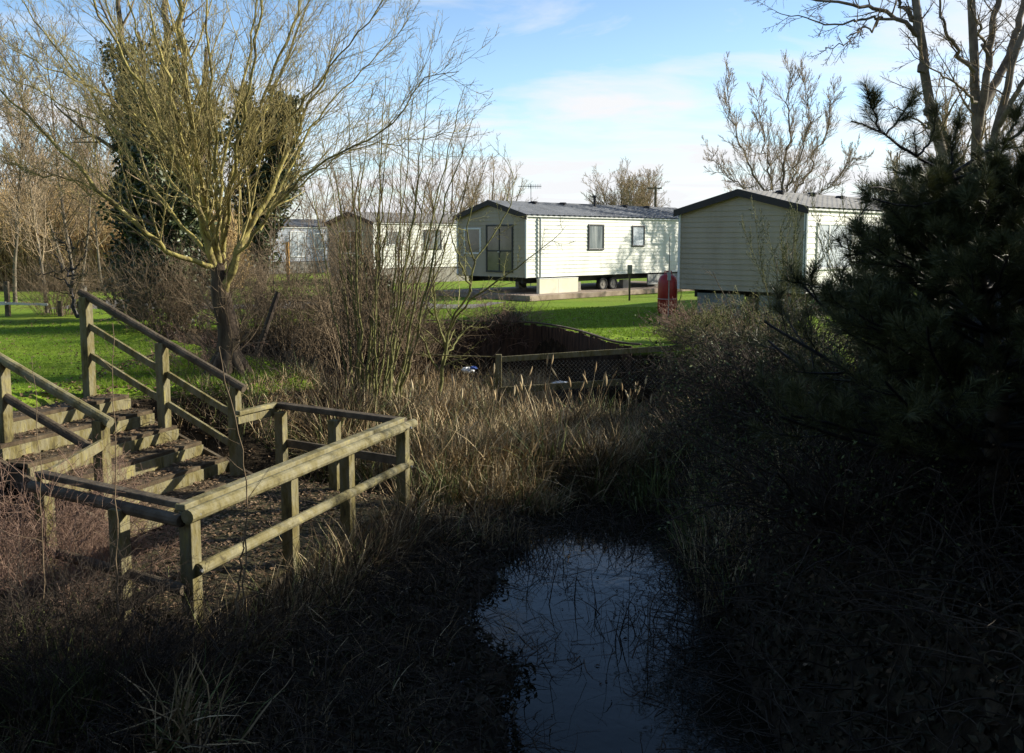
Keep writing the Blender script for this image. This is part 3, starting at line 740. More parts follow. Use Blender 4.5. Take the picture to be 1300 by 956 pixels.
p = gz(847, 398, 0); gas(float(p[0]), float(p[1]), 'stout red gas tank standing by the corner of the olive-grey gable')
p = gz(848.5, 402, 0); e = empty('standpipe', (float(p[0]), float(p[1]), 0), 'thin grey pole with a small box standing in front of the red gas tank', 'pole')
q = G(); q.pole((0, 0, 0), (0, 0, 2.15), .018, .012, 8); q.build('pole', M['metal'], e)
q = G(); q.box2((-.045, -.06, .98), (.045, .0, 1.16)); q.build('junction_box', M['greytrim'], e, bevel=.008)
p = gz(799, 382, 0); e = empty('service_post', (float(p[0]), float(p[1]), 0), 'short dark service post with pale box on the lawn by the long cream caravan', 'post')
q = G(); q.beam((0, 0, 0), (0, 0, .95), .06, .06, up=(0, 1, 0)); q.build('post', M['darkrail'], e)
q = G(); q.box2((-.08, -.07, .92), (.08, .04, 1.22)); q.build('meter_box', M['block'], e, bevel=.01)
p0_ = gz(853, 397, 0); q = G(); t = np.linspace(0, 1, 20)
q.strands(np.stack([p0_[0] - .06 + .26 * np.sin(t * 3.0), np.full(20, p0_[1] - .3), 1.12 - 1.05 * t], -1)[None], np.full((1, 20), .012), 6)
tag(q.build('gas_hose', M['hose']), 'yellow hose hanging at the right side of the red gas tank', 'hose')
# aerial, telegraph pole, orange post
p = at(674, 262, 41.0); e = empty('tv_aerial', (float(p[0]), 41.0, 0), 'thin comb-shaped television aerial on a mast behind the long cream caravan', 'aerial')
q = G(); q.pole((0, 0, 0), (0, 0, 4.45), .02, .015, 6); q.build('mast', M['metal'], e)
q = G(); q.pole((-.55, 0, 4.35), (.45, 0, 4.35), .014, sides=6)
for x in np.linspace(-.1, .42, 8): q.pole((x, -.05, 4.25), (x, .05, 4.45), .009, sides=4)
q.build('antenna', M['metal'], e)
p = at(832, 266, 85.0); e = empty('telegraph_pole', (float(p[0]), 85.0, 0), 'distant wooden telegraph pole with short crossarm above the caravan roof', 'telegraph pole')
q = G(); q.pole((0, 0, 0), (0, 0, 6.8), .16, .12, 8); q.build('pole', M['barkbrown'], e)
q = G(); q.beam((-.75, 0, 6.65), (.55, 0, 6.65), .1, .12); q.build('crossarm', M['barkbrown'], e)
p = gz(366, 356, 0); q = G(); q.beam((p[0], p[1], 0), (p[0], p[1], 1.95), .16, .16, up=(0, 1, 0)); tag(q.build('timber_post', M['orange'], bevel=.01), 'bright orange-brown timber post in front of the blue-grey caravan', 'post')
a = at(324, 446, 17.5); b_ = at(353, 371, 17.9); q = G(); q.pole(a - [.05, 0, .3], b_, .055, .05, 8); tag(q.build('leaning_post', M['blackwood']), 'blackened old post leaning to the right beside the big willow trunk', 'post')
p = gz(109, 398, 0); q = G(); q.pole((p[0], p[1], 0), (p[0], p[1], .78), .055, .05, 10); tag(q.build('marker_post', M['whitewood']), 'small pale marker post just behind the top of the steps', 'post')
# low rail fence far left
e = empty('low_rail_fence', (-12, 25.4, 0), 'low white rail with short brown posts along the left edge of the lawn', 'fence')
y_ = 25.4; xs_ = [at(k, 390, y_)[0] for k in (-60, -30, 8, 75, 100)]
q = G(); q.beam((xs_[0], y_, .34), (xs_[2], y_, .36), .05, .09); q.beam((xs_[2], y_ + .01, .36), (xs_[3] - .3, y_ + .0, .33), .045, .06); P_(e, q, 'rail', M['whitewood'])
for k, x in enumerate(xs_):
    q = G(); q.beam((x, y_ + .07, 0), (x, y_ + .07, .95 if k == 2 else .42), .12, .1, up=(0, 1, 0)); P_(e, q, 'post', M['barkbrown'], bevel=.01)
q = G(); rr = np.random.default_rng(3)
# litter in the ditch
def bag(px_, py_, Y, r, name, label, m, flat=.6, seed=0):
    rr = np.random.default_rng(seed); c = at(px_, py_, Y); K = 14; J = 8
    th = np.linspace(0, np.pi, J); ph = np.linspace(0, 2 * np.pi, K, endpoint=False)
    rad = r * (1 + rr.normal(size=(J, K)) * .16)
    V = np.stack([np.sin(th)[:, None] * np.cos(ph) * rad * 1.2, np.sin(th)[:, None] * np.sin(ph) * rad, np.cos(th)[:, None] * rad * flat], -1) + c
    i = np.arange(J * K).reshape(J, K); nx = np.roll(i, -1, 1)
    q = G(); q.add(V.reshape(-1, 3), np.stack([i[:-1], nx[:-1], nx[1:], i[1:]], -1).reshape(-1, 4)); return tag(q.build(name, m), label, 'litter')
bag(594, 470, 18.2, .10, 'plastic_bag', 'crumpled white plastic bag in the ditch left of the netting fence', M['plastic'], seed=1)
bag(601, 467, 18.1, .055, 'drink_can', 'small blue scrap of litter lying beside the white bag in the ditch', M['blue'], seed=2)
bag(712, 487, 17.6, .13, 'plastic_sheet', 'pale flat scrap of plastic behind the wire netting', M['plastic'], .35, 3)
# ================================================================== vegetation
def part(o, g, nme, m, smooth=True): return shift(g, o).build(nme, m, o, smooth)
def limbs_px(lst, K, rng, wob=.03):
    P = []; R = []
    for pts, r0, r1 in lst:
        P.append(poly([at(*p) for p in pts], K, rng, wob)); R.append(np.linspace(r0, r1, K))
    return np.array(P), np.array(R)

# ---- the big pollard willow on the left bank
rng = np.random.default_rng(11)
yw = 14.6
base = gz(291, 476, 0.0); yw = float(base[1])
wt = empty('pollard_willow', base, 'big bare pollard willow with yellow-green fanning branches rising behind the steps', 'tree')
tr = poly([base + [0, 0, -.25], at(291, 440, yw), at(287, 395, yw), at(279, 350, yw), at(270, 325, yw)], 14, rng, .015)
q = G(); q.strands(tr[None], np.array([[.30, .25, .21, .19, .175, .165, .16, .155, .15, .145, .14, .13, .11, .07]]), 16)
Ps, Rs = sprout(tr[None].repeat(3, 0), np.full((3, 14), .03), 26, .15, .98, 60, .55, 9, .35, .10, .12, rng, rmin=.005)
Ps2, Rs2 = sprout(Ps, Rs, 5, .1, .95, 40, .5, 6, .6, .1, .05, rng, rmin=.003)
qs = G(); qs.strands(Ps, Rs, 4); qs.strands(Ps2, Rs2, 3); part(wt, qs, 'shoots', M['twigbrown'])
for k in range(9):
    a = k * .7; r_ = poly([base + [.05 * np.cos(a), .05 * np.sin(a), .45], base + [.22 * np.cos(a), .22 * np.sin(a), .12], base + [.45 * np.cos(a), .45 * np.sin(a), -.12]], 6)
    q.strands(r_[None], np.array([[.05, .08, .09, .08, .06, .03]]), 7)
part(wt, q, 'trunk', M['barkwet'])
L = [
 ([(281,372,yw+.03),(277,355,yw),(266,318,yw-.1),(255,270,yw-.3),(232,190,yw-.6),(215,110,yw-.7),(190,10,yw-.8)], .12,.02),
 ([(285,378,yw-.02),(288,350,yw-.1),(300,322,yw-.2),(318,296,yw-.1),(345,240,yw+.3),(385,150,yw+.5),(430,60,yw+.6)], .12,.012),

 ([(278,340,yw),(262,270,yw),(250,200,yw-.2),(238,130,yw-.3),(229,40,yw-.3),(224,-90,yw-.3)], .105,.05),
 ([(276,338,yw),(250,334,yw-.3),(216,322,yw-.6),(176,286,yw-1.0),(130,244,yw-1.3),(84,200,yw-1.5),(20,130,yw-1.7),(-60,70,yw-1.9)], .075,.014),
 ([(176,286,yw-1.0),(150,262,yw-.9),(111,232,yw-.8),(60,224,yw-.9),(0,205,yw-1.0)], .035,.008),
 ([(274,330,yw),(222,280,yw+.2),(185,228,yw+.4),(160,190,yw+.5),(120,120,yw+.5),(70,60,yw+.6),(20,-10,yw+.6)], .06,.014),
 ([(276,325,yw),(252,268,yw-.5),(225,200,yw-.9),(190,130,yw-1.2),(150,60,yw-1.5),(105,-20,yw-1.8)], .07,.02),
 ([(275,320,yw),(245,240,yw+.6),(215,160,yw+1.0),(170,80,yw+1.4),(140,30,yw+1.5),(120,-60,yw+1.6)], .06,.018),
 ([(268,290,yw),(235,180,yw+.3),(200,110,yw+.5),(175,50,yw+.6),(150,-40,yw+.7)], .05,.018),
 ([(280,330,yw),(275,262,yw-.4),(272,190,yw-.8),(268,110,yw-1.0),(262,40,yw-1.1),(258,-70,yw-1.2)], .05,.02),
 ([(285,345,yw),(281,290,yw+.5),(278,220,yw+.8),(300,140,yw+.9),(318,60,yw+1.0),(335,-60,yw+1.0)], .06,.02),
 ([(284,320,yw),(290,240,yw+.2),(310,180,yw+.2),(340,110,yw+.2),(368,40,yw+.2),(400,-60,yw+.2)], .065,.02),
 ([(283,310,yw),(296,220,yw-.6),(305,160,yw-.9),(322,90,yw-1.2),(333,10,yw-1.3),(342,-70,yw-1.4)], .055,.02),
 ([(290,230,yw),(330,160,yw+.5),(362,80,yw+.8),(385,20,yw+1),(410,-50,yw+1.1)], .045,.015),
 ([(283,350,yw),(300,325,yw-.2),(330,292,yw-.4),(352,255,yw-.6),(400,212,yw-.9),(444,187,yw-1.1),(495,165,yw-1.4),(535,104,yw-1.6),(560,92,yw-1.7),(582,91,yw-1.8)], .05,.008),
 ([(330,292,yw-.4),(355,240,yw-.2),(395,160,yw),(440,110,yw+.2),(490,60,yw+.4),(520,20,yw+.5)], .04,.008),
 ([(352,255,yw-.6),(400,222,yw-.5),(450,182,yw-.3),(520,181,yw-.2),(590,165,yw-.2)], .025,.006),
 ([(290,250,yw),(340,190,yw-.6),(400,110,yw-1),(450,50,yw-1.2),(500,-20,yw-1.4)], .04,.012),
 ([(262,280,yw),(210,190,yw-.8),(160,130,yw-1.3),(90,100,yw-1.8),(10,60,yw-2.2)], .045,.01),
 ([(240,260,yw),(180,180,yw+.7),(110,150,yw+1.1),(40,110,yw+1.5),(-40,80,yw+1.8)], .04,.01),
 ([(270,250,yw),(262,150,yw+.9),(240,60,yw+1.4),(210,-40,yw+1.6)], .045,.015),
]
P1, R1 = limbs_px(L, 22, rng, .02)
R1 = R1 * .55
q = G(); q.strands(P1, R1, 9); part(wt, q, 'limb', M['barkwillow'])
P2, R2 = sprout(P1, R1, 24, .16, .98, 32, .42, 12, .38, .05, .05, rng, rmin=.0045, tip=.3)
P3_, R3_ = sprout(P2, R2, 8, .12, .95, 38, .42, 8, .55, .06, .03, rng, rmin=.0032, tip=.4)
P4, R4 = sprout(P3_, R3_, 3, .15, .95, 42, .5, 5, .7, .08, .02, rng, rmin=.0027, tip=.5)
q = G(); q.strands(P2, R2, 5); part(wt, q, 'branches', M['twigyellow'])
q = G(); q.strands(P3_, R3_, 4); q.strands(P4, R4, 3); part(wt, q, 'twigs', M['twigyellow'])

# ---- ivy-clad trees
def ivy_tree(nm, label, baseP, stems, nleaf, rad, seed, twig='twigbrown', wob=.05, leafz=(0, 1), size=.11, group=None):
    rng = np.random.default_rng(seed); e = empty(nm, baseP, label, 'tree' if 'tree' in nm else 'stump', group)
    P, R = limbs_px(stems, 18, rng, .05); q = G(); q.strands(P, R, 9); part(e, q, 'trunk', M['barkbrown'])
    A, Ra = sprout(P, R, 12, .25, 1, 50, .30, 9, .5, .10, .05, rng, rmin=.006)
    B, Rb = sprout(A, Ra, 6, .1, .95, 45, .5, 6, .6, .1, .04, rng, rmin=.0035)
    q = G(); q.strands(A, Ra, 4); q.strands(B, Rb, 3); part(e, q, 'branches', M[twig])
    c = []
    for k in range(len(P)):
        t = rng.uniform(leafz[0], leafz[1], nleaf // len(P)) ** .9 * 17; i = np.clip(t.astype(int), 0, 16); f = (t - i)[:, None]
        p = P[k, i] * (1 - f) + P[k, i + 1] * f
        a = rng.uniform(0, 2 * np.pi, len(t)); hcl = .62 + .55 * np.sin(p[:, 2] * 3.1 + k + 2 * np.cos(a * 2 + p[:, 2] * 1.7)) * np.sin(p[:, 2] * 1.3 + 2 * a + k)
        rr = rad * hcl * rng.uniform(.15, 1.0, len(t)) ** .5 * (1 - .45 * t / 17)
        c.append(p + np.stack([np.cos(a) * rr, np.sin(a) * rr, rng.normal(size=len(t)) * .12], -1))
    c = np.concatenate(c); q = G(); q.leaves(c, size, rng, .85); part(e, q, 'ivy', M['ivy'], False)
    return e
ivy_tree('ivy_clad_tree', 'dark ivy-clad tree column furthest left behind the willow', gz(172, 404, 0), [([(172,404,24.5),(168,320,24.5),(163,220,24.5),(158,100,24.5),(150,-20,24.5)], .22,.05), ([(172,380,24.5),(182,300,24.8),(200,200,25),(208,80,25)], .16, .04)], 15000, .85, 21, leafz=(0, .8), group='ivy-clad trees behind the willow')
ivy_tree('ivy_clad_tree', 'broad ivy-clad tree directly behind the willow trunk with ivy reaching half way up', gz(232, 412, 0), [([(232,412,22.5),(228,320,22.5),(222,220,22.5),(215,100,22.5),(205,-40,22.5)], .22,.05), ([(232,390,22.5),(245,290,22.8),(255,180,23),(262,60,23)], .18, .04), ([(232,380,22.5),(215,280,22.2),(190,150,22),(175,40,22)], .14, .03)], 17000, .95, 22, leafz=(0, .78), group='ivy-clad trees behind the willow')
ivy_tree('ivy_clad_tree', 'shorter ivy-topped tree right of the willow trunk, green against the sky', gz(330, 400, 0), [([(330,400,25),(335,300,25),(345,200,25),(350,120,25)], .16,.05), ([(332,360,25),(322,270,25),(318,190,25),(310,110,25)], .12, .04), ([(332,330,25),(352,240,25),(362,170,25),(372,130,25)], .10, .04)], 12000, .75, 23, leafz=(.2, 1), group='ivy-clad trees behind the willow')
ivy_tree('ivy_stump', 'dark ivy-covered stump behind the multi-stemmed shrub in the centre', gz(462, 420, -.3), [([(462,425,21),(458,390,21),(456,350,21),(452,330,21)], .12,.05), ([(478,425,21),(482,390,21),(486,360,21)], .1, .04)], 9000, .52, 24, leafz=(0, 1), size=.08)

# ---- generic upright bare tree / shrub
def bare_tree(nm, label, baseP, H, stems=1, spread=.2, seed=0, r0=.12, n=(12, 7, 4), Ls=(.45, .45, .45), ang=(38, 40, 42), bark='barkbrown', twig='twigbrown', wob=(.05, .08, .1), up=(.05, .05, .03), rmin=(.012, .006, .004), K=(14, 8, 6), group=None, cat='tree', t0=.3, wig=.03, trunkname='trunk', lastlevel=True, fan=None):
    rng = np.random.default_rng(seed); baseP = np.array(baseP, float); e = empty(nm, baseP, label, cat, group)
    a = rng.uniform(0, 2 * np.pi) + np.arange(stems) * 2 * np.pi / stems + rng.normal(size=stems) * .3
    sprd = spread * (rng.uniform(.35, 1.2, stems) if stems > 1 else rng.uniform(.1, .5, 1))
    d = np.stack([np.cos(a) * sprd, np.sin(a) * sprd, np.ones(stems)], -1)
    st0 = baseP + np.stack([np.cos(a), np.sin(a), 0 * a - 1.5], -1) * (.10 if stems > 1 else .0) + [0, 0, -.05]
    P = paths(st0, d, H * rng.uniform(.75, 1.05, stems), K[0] + 4, wig, .01, rng)
    R = taper(r0 * rng.uniform(.6, 1.1, stems), K[0] + 4, .18)
    if stems == 1: R[:, 0] *= 1.35
    q = G(); q.strands(P, R, 8); part(e, q, trunkname, M[bark])
    A, Ra = sprout(P, R, n[0], t0, .98, ang[0], Ls[0], K[1], .5, wob[0], up[0], rng, rmin=rmin[0])
    B, Rb = sprout(A, Ra, n[1], .12, .97, ang[1], Ls[1], K[1], .6, wob[1], up[1], rng, rmin=rmin[1])
    q = G(); q.strands(A, Ra, 5); q.strands(B, Rb, 4); part(e, q, 'branches', M[twig])
    if lastlevel:
        D, Rd = sprout(B, Rb, n[2], .1, .97, ang[2], Ls[2], K[2], .7, wob[2], up[2], rng, rmin=rmin[2], tip=.5)
        q = G(); q.strands(D, Rd, 3); part(e, q, 'twigs', M[twig])
    return e

# multi-stemmed shrub, centre
p = gz(474, 522, -1.0)
def fan_shrub():
    rng = np.random.default_rng(31); e = empty('multistem_shrub', p, 'tall multi-stemmed bare shrub with green stems and fine reddish twigs, left of centre', 'shrub')
    tops = [(385,190),(405,150),(425,215),(440,130),(455,190),(468,140),(482,170),(495,120),(510,150),(525,120),(540,165),(545,90),(560,140),(575,175),(590,110),(430,240),(450,260),(500,200),(530,220),(555,240),(600,200),(470,230),(415,285),(600,150),(490,90)]
    L = []
    for i, (x, y) in enumerate(tops):
        bx = 474 + (x - 490) * .22 + rng.normal() * 8; Yb = p[1] + rng.normal() * .25; Yt = Yb + rng.normal() * .9
        m1 = (bx + (x - bx) * .28 + rng.normal() * 5, 400 + rng.normal() * 8, Yb + (Yt - Yb) * .4); m2 = (bx + (x - bx) * .62 + rng.normal() * 5, 300 + rng.normal() * 15 - (y < 150) * 20, Yb + (Yt - Yb) * .7)
        L.append(([(bx, 530, Yb), m1, m2, (x, y, Yt)], rng.uniform(.016, .034), .005))
    P, R = limbs_px(L, 18, rng, .02); q = G(); q.strands(P, R, 7); part(e, q, 'stems', M['barkgreen'])
    A, Ra = sprout(P, R, 15, .15, .97, 30, .28, 8, .5, .06, .06, rng, rmin=.0042)
    B, Rb = sprout(A, Ra, 5, .1, .95, 36, .5, 6, .6, .08, .04, rng, rmin=.0034, tip=.5)
    q = G(); q.strands(A, Ra, 4); q.strands(B, Rb, 3); part(e, q, 'twigs', M['twigbrown'])
fan_shrub()
# second lichen-green twisted small tree with the long bending branches
def lichen_tree():
    rng = np.random.default_rng(32); b = gz(553, 520, -1.0); Y = float(b[1]) + .3
    e = empty('lichen_tree', b, 'small twisted bare tree with lichen-yellow twigs standing in front of the cream caravan gable', 'tree')
    L = [([(553,525,Y),(560,480,Y),(566,440,Y),(575,400,Y),(598,370,Y-.1),(603,330,Y-.2),(590,290,Y-.3),(600,260,Y-.3)], .055,.012),
         ([(566,440,Y),(553,400,Y+.2),(550,350,Y+.3),(556,300,Y+.4),(548,250,Y+.5)], .035,.008),
         ([(570,420,Y),(590,385,Y-.3),(620,365,Y-.5),(650,345,Y-.7),(690,315,Y-.9),(718,287,Y-1)], .032,.005),
         ([(598,370,Y-.1),(585,335,Y-.5),(572,300,Y-.8),(566,262,Y-.9)], .03,.006),
         ([(603,330,Y-.2),(625,300,Y),(645,270,Y+.2),(655,235,Y+.3),(645,205,Y+.4),(620,180,Y+.5)], .022,.004),
         ([(550,400,Y+.2),(530,370,Y+.1),(520,320,Y),(515,270,Y)], .025,.005),
         ([(556,470,Y),(540,440,Y-.3),(525,410,Y-.5),(505,390,Y-.6)], .03,.006),
         ([(562,460,Y),(580,430,Y+.4),(605,405,Y+.6),(640,390,Y+.8)], .03,.005)]
    P, R = limbs_px(L, 20, rng, .012); R = R * .72; q = G(); q.strands(P, R, 8); part(e, q, 'trunk', M['barkgreen'])
    A, Ra = sprout(P, R, 12, .15, .98, 55, .28, 8, .5, .12, .06, rng, rmin=.005)
    B, Rb = sprout(A, Ra, 6, .1, .97, 50, .45, 6, .6, .12, .04, rng, rmin=.0032)
    D, Rd = sprout(B, Rb, 3, .1, .97, 45, .45, 4, .7, .12, .02, rng, rmin=.0025)
    q = G(); q.strands(A, Ra, 4); q.strands(B, Rb, 3); q.strands(D, Rd, 3); part(e, q, 'twigs', M['twiggreen'])
lichen_tree()

def bush(nm, label, c, rx, ry, H, n=120, seed=0, mat_='twigbrown', sub=(6, 4), leaf=None, nleaf=0, lsize=.03, r=.007, group=None, droop=-.03, wob=.12, rmin=.0028, cat='bush', lean=(0, 0, 0), lm=None, Llen=(.7, 1.2), lspread=.03):
    rng = np.random.default_rng(seed); c = np.array(c, float); e = empty(nm, c, label, cat, group)
    a = rng.uniform(0, 2 * np.pi, n); k = np.sqrt(rng.uniform(0, 1, n))
    st0 = c + np.stack([np.cos(a) * k * rx * .55, np.sin(a) * k * ry * .55, np.full(n, -.1)], -1)
    d = np.stack([np.cos(a) * k * rx / H * .9, np.sin(a) * k * ry / H * .9, np.ones(n)], -1) + rng.normal(size=(n, 3)) * .22 + np.array(lean)
    P = paths(st0, d, H * rng.uniform(*Llen, n), 10, wob, droop, rng); R = taper(r * rng.uniform(.6, 1.4, n), 10, .35)
    A, Ra = sprout(P, R, sub[0], .15, .97, 48, .45, 6, .6, wob, .0, rng, rmin=rmin * 1.3)
    B, Rb = sprout(A, Ra, sub[1], .1, .97, 48, .5, 5, .7, wob, .0, rng, rmin=rmin, tip=.6)
    q = G(); q.strands(P, R, 5); part(e, q, 'stems', M[mat_])
    q = G(); q.strands(A, Ra, 3); q.strands(B, Rb, 3); part(e, q, 'twigs', M[mat_])
    if nleaf:
        X = np.concatenate([A.reshape(-1, 3), B.reshape(-1, 3)]); s = X[rng.integers(0, len(X), nleaf)] + rng.normal(size=(nleaf, 3)) * lspread
        q = G(); q.leaves(s, lsize, rng, .5); part(e, q, 'leaves', M[lm or 'bushleaf'], False)
    return e
# tangled bushes left behind the willow
bush('tangled_bush', 'tangled brown leafless bush under the ivy-clad trees, left of the willow trunk', gz(215, 418, 0), 1.5, .9, 2.1, 170, 41, 'twigbrown', group='tangled bushes round the willow')
bush('tangled_bush', 'tangled grey-brown bush close against the right side of the willow trunk', gz(335, 425, 0), 1.0, .8, 1.9, 120, 42, 'twigbrown', group='tangled bushes round the willow')
bush('tangled_bush', 'low sprawling bush on the far ditch edge left of the multi-stemmed shrub', at(395, 440, 21.5) * [1, 1, 0] + [0, 0, -.5], 1.2, .8, 1.8, 110, 43, 'twigbrown', group='tangled bushes round the willow')
bush('tangled_bush', 'tall thicket of fine reddish twigs right behind the multi-stemmed shrub', at(520, 440, 21.0) * [1, 1, 0] + [0, 0, -.8], 1.0, .8, 2.0, 55, 44, 'twigbrown', group='tangled bushes round the willow')
bush('tangled_bush', 'brown thicket in front of the cream caravan gable corner, beneath the downpipe', at(640, 400, 23.3) * [1, 1, 0] + [0, 0, -.5], .9, .6, 1.25, 90, 45, 'twigred', group='tangled bushes round the willow')
bush('screen_shrub', 'tall twiggy bare shrub between the willow trunk and the multi-stemmed shrub', at(385, 430, 19.5) * [1, 1, 0] + [0, 0, -.6], .9, .7, 3.2, 24, 201, 'twigbrown', sub=(8, 5), r=.012, droop=.0, wob=.07, group='tall twiggy shrubs screening the rear caravans')
bush('screen_shrub', 'tall twiggy bare shrub hiding the lower half of the rear cream caravan', at(520, 430, 20.5) * [1, 1, 0] + [0, 0, -.8], .9, .7, 3.3, 22, 202, 'twigbrown', sub=(8, 4), r=.012, droop=.0, wob=.07, group='tall twiggy shrubs screening the rear caravans')
bush('screen_shrub', 'tall twiggy bare shrub left of the green gable, just behind the multi-stemmed shrub', at(440, 430, 19.0) * [1, 1, 0] + [0, 0, -.8], .8, .7, 3.6, 24, 203, 'twigbrown', sub=(8, 5), r=.012, droop=.0, wob=.07, group='tall twiggy shrubs screening the rear caravans')
bush('tangled_bush', 'thin arching bush directly below the willow trunk at the steps side', at(250, 460, 15.2) * [1, 1, 0] + [0, 0, -.1], .6, .5, 1.1, 22, 46, 'twigred', group='tangled bushes round the willow')
bush('dark_evergreen_shrub', 'dark upright evergreen shrub left of the olive-toned gable, seen through twigs', at(440, 425, 23.5) * [1, 1, 0] + [0, 0, -.4], .6, .5, 1.5, 60, 47, 'twigbrown', leaf=1, nleaf=9000, lsize=.06, lm='ivy', lspread=.07)
bush('dark_evergreen_shrub', 'small dark evergreen shrub on the lawn edge below the cream caravan corner', at(645, 415, 23.2) * [1, 1, 0] + [0, 0, -.1], .38, .3, .55, 40, 48, 'twigbrown', leaf=1, nleaf=3000, lsize=.05, lm='ivy', lspread=.05)

# ---- left background trees
LB = [(20, 395, 30, 8.5, 'slender bare tree at the left edge of the lawn', 51, 'twigbrown'), (60, 392, 26.5, 8.0, 'slim tan-barked bare tree behind the white rail', 52, 'twigpale'),
      (100, 385, 33, 9.0, 'bare tree between the slim tan one and the ivy-clad column', 53, 'twigbrown'), (-40, 390, 28, 9.0, 'bare tree partly out of view past the left edge', 54, 'twigbrown'),
      (130, 370, 38, 9.5, 'tall thin bare tree close left of the ivy-clad column, before the tan scrub', 55, 'twigpale'), (300, 375, 42, 9.0, 'bare tree filling the gap between the ivy-clad trees', 56, 'twigbrown')]
for px, py, Y, H, lab, sd, tw in LB:
    b = at(px, py, Y); b[2] = 0
    bare_tree('bare_tree', lab, b, H, 1 if sd != 53 else 3, .25, sd, r0=.075, n=(34, 9, 6), Ls=(.38, .45, .5), bark='barkgrey', twig=tw, rmin=(.012, .008, .006), group='bare trees at the left background', t0=.2)
b = gz(98, 404, 0)
def crooked():
    rng = np.random.default_rng(58); Y = float(b[1]); e = empty('crooked_tree', b, 'small dark crooked tree left of the tallest handrail post', 'tree')
    L = [([(101,404,Y),(96,390,Y),(90,372,Y),(95,350,Y),(87,335,Y),(92,318,Y),(88,300,Y)], .06,.015), ([(90,350,Y),(75,335,Y+.2),(65,318,Y+.3)], .03,.008), ([(88,345,Y),(104,330,Y),(112,310,Y)], .03,.008),
         ([(92,368,Y),(78,352,Y),(60,345,Y),(45,348,Y)], .03,.008), ([(88,320,Y),(74,300,Y),(66,290,Y)], .025,.006), ([(92,318,Y),(110,298,Y),(125,290,Y)], .02,.006)]
    P, R = limbs_px(L, 14, rng, .04); q = G(); q.strands(P, R, 8); part(e, q, 'trunk', M['fascia'])
    A, Ra = sprout(P, R, 12, .2, .98, 55, .5, 7, .6, .14, .0, rng, rmin=.007); B, Rb = sprout(A, Ra, 5, .1, .97, 50, .5, 5, .6, .12, .0, rng, rmin=.005)
    q = G(); q.strands(A, Ra, 4); q.strands(B, Rb, 3); part(e, q, 'twigs', M['twigbrown'])
crooked()
b2 = gz(52, 404, 0)
bush('hedge_bush', 'rounded dark bare bush beside the white rail at the left', b2 + [0, 1.0, 0], 1.0, .8, 1.6, 90, 59, 'twigbrown', group=None)

# distant tan wood / scrub: nobody could count it
def scrub():
    rng = np.random.default_rng(61); n = 16000
    Y = rng.uniform(40, 62, n); px = -60 + 370 * rng.uniform(0, 1, n) ** 1.15; X = (px - 650) / F * Y
    hmax = 6.3 * (.75 + .25 * np.sin(px * .045) * np.cos(px * .017 + 1)) * np.where(px > 170, .75, 1)
    st0 = np.stack([X, Y, np.zeros(n)], -1); d = rng.normal(size=(n, 3)) * .35; d[:, 2] = 1
    P = paths(st0, d, hmax * rng.uniform(.25, 1.05, n), 8, .12, .02, rng); R = taper(rng.uniform(.012, .035, n), 8, .4)
    A, Ra = sprout(P, R, 6, .1, .97, 45, .38, 5, .7, .14, .03, rng, rmin=.010, tip=.6)
    q = G(); q.strands(P, R, 3); q.strands(A, Ra, 3)
    m = 30000; Y = rng.uniform(39.5, 50, m); px = rng.uniform(-60, 250, m); X = (px - 650) / F * Y
    st0 = np.stack([X, Y, np.zeros(m)], -1); d = rng.normal(size=(m, 3)) * .3; d[:, 2] = 1
    P = paths(st0, d, rng.uniform(.6, 2.3, m), 5, .15, -.02, rng); q.ribbons(P, taper(rng.uniform(.03, .07, m), 5, .3), rng)
    tag(q.build('scrub_woodland', M['scrub']), 'tan-coloured leafless scrub wood at the far left beyond the lawn', 'woodland', kind='stuff')
scrub()
for k, (px, Y, H) in enumerate([(-30, 47, 8), (15, 52, 9), (45, 46, 7.5), (80, 50, 9.5), (115, 48, 8.5), (150, 53, 10), (395, 62, 9), (270, 58, 9)]):
    X = (px - 650) / F * Y
    bare_tree('woodland_tree', 'pale leafless tree rising out of the tan scrub wood at the far left', (X, Y, 0), H, 2, .3, 70 + k, r0=.08, n=(22, 8, 5), Ls=(.4, .45, .5), bark='barkgrey', twig='twigpale', rmin=(.016, .011, .009), group='pale trees in the distant scrub wood', t0=.15)

# trees behind the caravans
bare_tree('bare_tree', 'bare tree above the roof of the half-hidden cream caravan', ((565 - 650) / F * 62, 62, 0), 8.0, 9, .45, 81, r0=.12, n=(12, 8, 5), Ls=(.42, .45, .5), bark='barkgrey', twig='twigpale', rmin=(.016, .011, .008), t0=.2)
bare_tree('bare_tree', 'wide bare tree behind the half-hidden cream caravan, nearer its right end', ((618 - 650) / F * 66, 66, 0), 7.6, 9, .5, 82, r0=.12, n=(12, 8, 5), Ls=(.42, .45, .5), bark='barkgrey', twig='twigpale', rmin=(.016, .011, .008), t0=.2)
bare_tree('bare_tree', 'tall bare tree behind the blue-grey caravan', ((440 - 650) / F * 66, 66, 0), 8.5, 4, .45, 83, r0=.14, n=(12, 8, 5), Ls=(.42, .45, .5), bark='barkgrey', twig='twigpale', rmin=(.018, .012, .009), t0=.2)
bare_tree('dome_tree', 'small dome-shaped bare tree far behind the long cream caravan roof', ((797 - 650) / F * 95, 95, 0), 8.8, 18, .5, 84, r0=.10, n=(16, 10, 6), Ls=(.45, .45, .5), bark='barkgrey', twig='twigpale', rmin=(.02, .016, .012), t0=.25)
